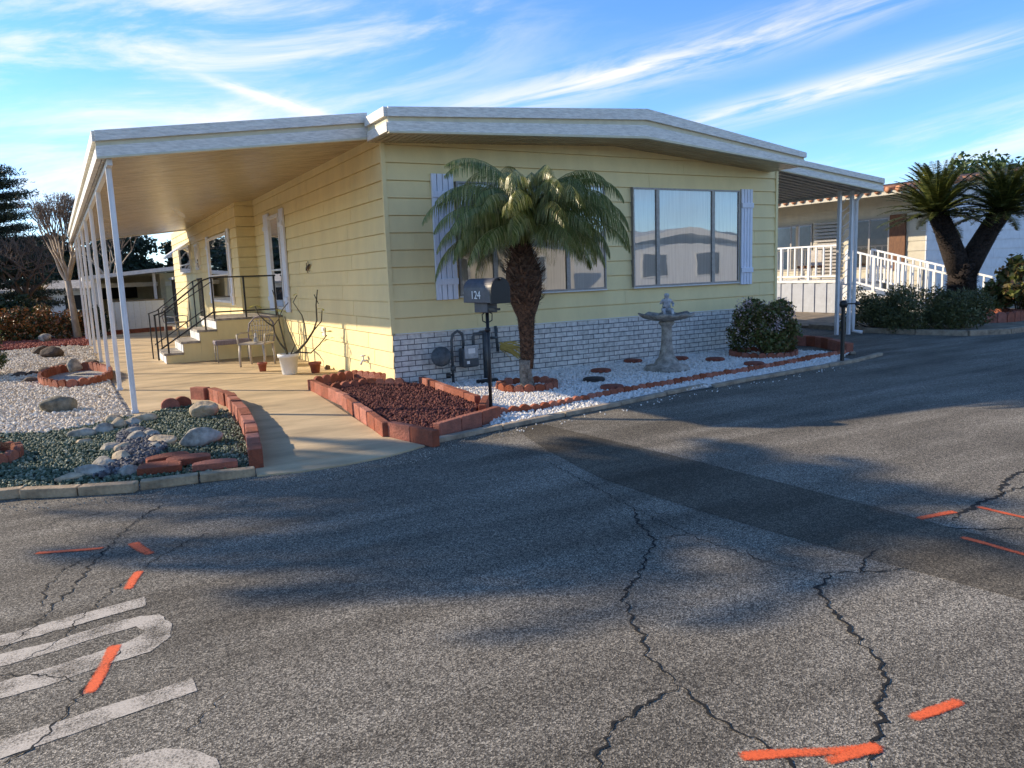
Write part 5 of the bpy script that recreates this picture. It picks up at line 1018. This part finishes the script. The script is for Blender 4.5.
# bare tree
def baretree(x,y,h,label,seed,trunkr,m=M_barkp,first=2.0,n0=5,spread=.65,seedpods=True,depth=5,lr=(.72,.82),k0=.24):
    t=thing('bare_tree',(x,y,0),label,'tree'); rg=random.Random(seed); g=MB(); tw=MB(); tips=[]
    g.tube([(0.1,0,0),(.05,0,first*.5),(0,0,first)],[trunkr*1.25,trunkr,trunkr*.9],10)
    def grow(p,d,L_,r,k):
        q=p+d*L_; mid=p+d*L_*.5+Vector((rg.uniform(-1,1),rg.uniform(-1,1),rg.uniform(-.5,1)))*L_*.07
        (g if k<3 else tw).tube([p,mid,q],[r,r*.85,r*.68],6 if k<2 else 3,cap=False)
        if k>=depth: tips.append(q); return
        for i in range(3 if k<depth-1 else 3):
            e=Vector((rg.uniform(-1,1),rg.uniform(-1,1),rg.uniform(-.3,.9))).normalized(); nd=(d*(1-spread*.55)+e*spread+Vector((0,0,.12))).normalized(); grow(q,nd,L_*rg.uniform(*lr),r*.62,k+1)
    for i in range(n0):
        a=2*PI*i/n0+rg.uniform(-.4,.4); grow(Vector((0,0,first*.95)),Vector((math.cos(a)*spread,math.sin(a)*spread,.9)).normalized(),h*k0,trunkr*.55,1)
    g.build('trunk',m,t); tw.build('twigs',mat('twig_bark',(.14,.10,.075),.9,.2,10),t)
    if seedpods:
        V,F=leaves([tuple(p) for p in tips],[.12]*len(tips),len(tips)*2,.028,.6); fast_mesh('seed_heads',V,F,island('seed_head',[(.20,.15,.11),(.42,.36,.28)],.8),t)
    return t
baretree(-4.14,17.9,5.0,'leafless crape myrtle with pale trunk standing behind the cream gravel',34,.10,first=1.9,n0=6,spread=.30,depth=6,lr=(.62,.80),k0=.17)
baretree(-5.5,21.5,3.6,'brownish leafless tree behind the hedge',9,.12,mat('brown_branch',(.12,.07,.045),.9),1.4,6,.85,False,5)
baretree(-2.3,38,5.2,'leafless tree far behind the white awning posts',12,.12,first=2.0,n0=5,spread=.6)
# layered cedar on the far left
t=thing('cedar_tree',(-6.75,23.2,0),'large dark cedar with layered flat branches at the left edge','tree')
g=MB(); g.tube([(0,0,0),(0,0,3),(0,0,6.2)],[.35,.28,.05],10); P=[];cl=[]; rg=random.Random(6)
for k in range(13):
    z=.9+k*.40; rad=(2.6-.09*k)*rg.uniform(.85,1.1)
    for j in range(9):
        a=j*2*PI/9+rg.uniform(-.3,.3)+k; L_=rad*rg.uniform(.75,1.1); e=(L_*math.cos(a),L_*math.sin(a),z+.25); g.tube([(0,0,z),(e[0]*.5,e[1]*.5,z+.22),e],[.05,.03,.01],5)
        for s_ in (.4,.65,.9): cl.append(((e[0]*s_,e[1]*s_,z+.26*s_+.03),(.6,.6,.15)))
g.build('trunk',M_bark,t); V,F=leaves([c[0] for c in cl],[c[1] for c in cl],60000,.075,.22,shell=.1); fast_mesh('crown',V,F,M_cedar,t)
for i,(x,y,h,r) in enumerate([(-9,44,4.6,3.0),(-5,46,4.4,2.8),(-1.4,47,5.6,2.7),(1.8,47,4.9,2.2),(-13,42,6,3.4),(-2.8,50,5.0,2.6),(-7,40,4.2,2.6)]):
    broadtree('dense_tree',x,y,h,r,['dark dense tree behind the yucca','dark dense tree behind the bare tree','tall dark tree behind the nearest awning posts','dark tree just left of the open sky gap','large dark tree at the far left','dark tree behind the flat roofed house','low dark tree behind the hedge'][i],M_cedar,6500,.16,20+i,cz=h*.55,group='dark trees beyond the neighbouring homes',rz=1.0)
broadtree('leafy_tree',3.3,36,6.0,1.8,'rounded green tree showing beside the end of the yellow wall',M_leafdark,3500,.15,44)
# white fence panel + low homes behind
t=thing('white_fence',(-3.0,20.6,0),'low white panelled fence behind the concrete slab','fence')
g=MB()
for k in range(9): g.box((k*.205,-.02,0),(k*.205+.197,.02,1.12))
g.build('panel',M_wpaint,t); g=MB(); g.box((-.02,-.04,1.12),(1.87,.04,1.17)); g.build('cap_rail',M_dirt,t)
t=thing('flat_roof_house',(-3.2,27,0),'low neighbouring home with flat white carport roof behind the fence','house')
g=MB(); g.add([(-.5,-.3,2.00),(5.2,-1.2,2.50),(5.2,6,2.5),(-.5,6,2.0),(-.5,-.3,2.16),(5.2,-1.2,2.66),(5.2,6,2.66),(-.5,6,2.16)],[(0,3,2,1),(4,5,6,7),(0,1,5,4),(1,2,6,5),(2,3,7,6),(3,0,4,7)]); g.build('roof',M_trim,t)
g=MB(); g.box((-.1,.6,0),(.1,6,2.02)); g.box((-.1,5.5,0),(5,5.7,2.3)); g.box((2.6,.7,0),(2.8,5.5,2.2)); g.build('wall',M_cream,t)
g=MB(); g.box((.2,5.38,1.1),(1.9,5.44,1.75)); g.build('window',M_dark,t)
for x in (.0,2.3): g=MB(); g.box((x-.06,-.1,0),(x+.06,.02,2.05+x*.09)); g.build('post',M_trim,t)
g=MB(); g.box((0.1,2.0,1.65),(3.2,2.1,1.85)); g.build('beam',M_trim,t)
t=thing('far_white_house',(-9.5,33,-.15),'long low white house behind the yucca and hedge','house')
g=MB(); g.box((0,0,0),(7.2,5,1.75)); g.build('wall',M_white,t); g=MB(); g.extr([(-.5,1.72),(2.5,2.15),(5.5,1.72),(5.5,1.84),(2.5,2.27),(-.5,1.84)],'x',-.4,7.6); g.build('roof',M_bath,t); 
for x in (1,3,5): 
    g=MB(); g.box((x,-.03,.8),(x+1.1,.0,1.5)); g.build('window',M_dark,t)
t=thing('yellow_shed',(-.2,25.5,0),'small dark storage shed between fence and yellow home','shed')
g=MB(); g.box((0,0,0),(1.3,1.5,1.9)); g.build('wall',M_rockdark,t); g=MB(); g.box((-.1,-.1,1.9),(1.4,1.6,2.0)); g.build('roof',M_trim,t)

# ============================================================ ACROSS THE STREET (seen in the glass)
def street_house(x,y,w,label,wallm,seed):
    t=thing('street_house',(x,y,0),label,'house'); rg=random.Random(seed); d=12
    g=MB(); g.box((0,-d,0),(w,0,3.0)); g.build('wall',wallm,t)
    g=MB(); g.extr([(-.6,2.95),(w/2,3.6),(w+.6,2.95),(w+.6,3.25),(w/2,3.95),(-.6,3.25)],'y',-d-.5,.6); g.build('roof',M_trim,t)
    for xx in (w*.14,w*.6):
        g=MB(); g.box((xx,.0,1.1),(xx+w*.22,.06,2.5)); o=g.build('window',M_trim,t); g=MB(); g.box((xx+.08,.061,1.18),(xx+w*.22-.08,.07,2.42)); g.build('pane',M_dark,o)
    return t
street_house(9.6,-24,10,'beige mobile home across the street from the front windows',M_house2,1); street_house(23,-24,9,'second pale home across the street further right',M_white,2); street_house(-6.5,-24.5,9,'pale home across the street, directly behind the viewer',M_tan,3)
t=thing('parked_car',(12,-21.0,0),'silver parked car in front of the beige home across the street','car')
g=MB(); g.extr([(-2.1,.35),(2.1,.35),(2.15,.75),(1.95,.88),(1.1,.95),(.6,1.38),(-.9,1.42),(-1.6,1.0),(-2.1,.92),(-2.18,.6)],'y',-.85,.85); g.build('body',M_car,t,bevel=.06)
g=MB(); g.extr([(.98,.98),(.55,1.33),(-.85,1.36),(-1.4,1.02)],'y',-.86,.86); g.build('window_glass',M_dark,t)
for xx in (-1.35,1.35):
    for yy in (-.78,.78): g=MB(); g.lathe([(.05,-.1),(.33,-.1),(.34,0),(.33,.1),(.05,.1)],n=20); o=g.build('wheel',M_rubber,t); o.location=(xx,yy,.33); o.rotation_euler[0]=R(90)
broadtree('street_tree',3,-27,6,2.6,'leafy tree across the street beside the beige home',M_leafdark,4000,.2,91)
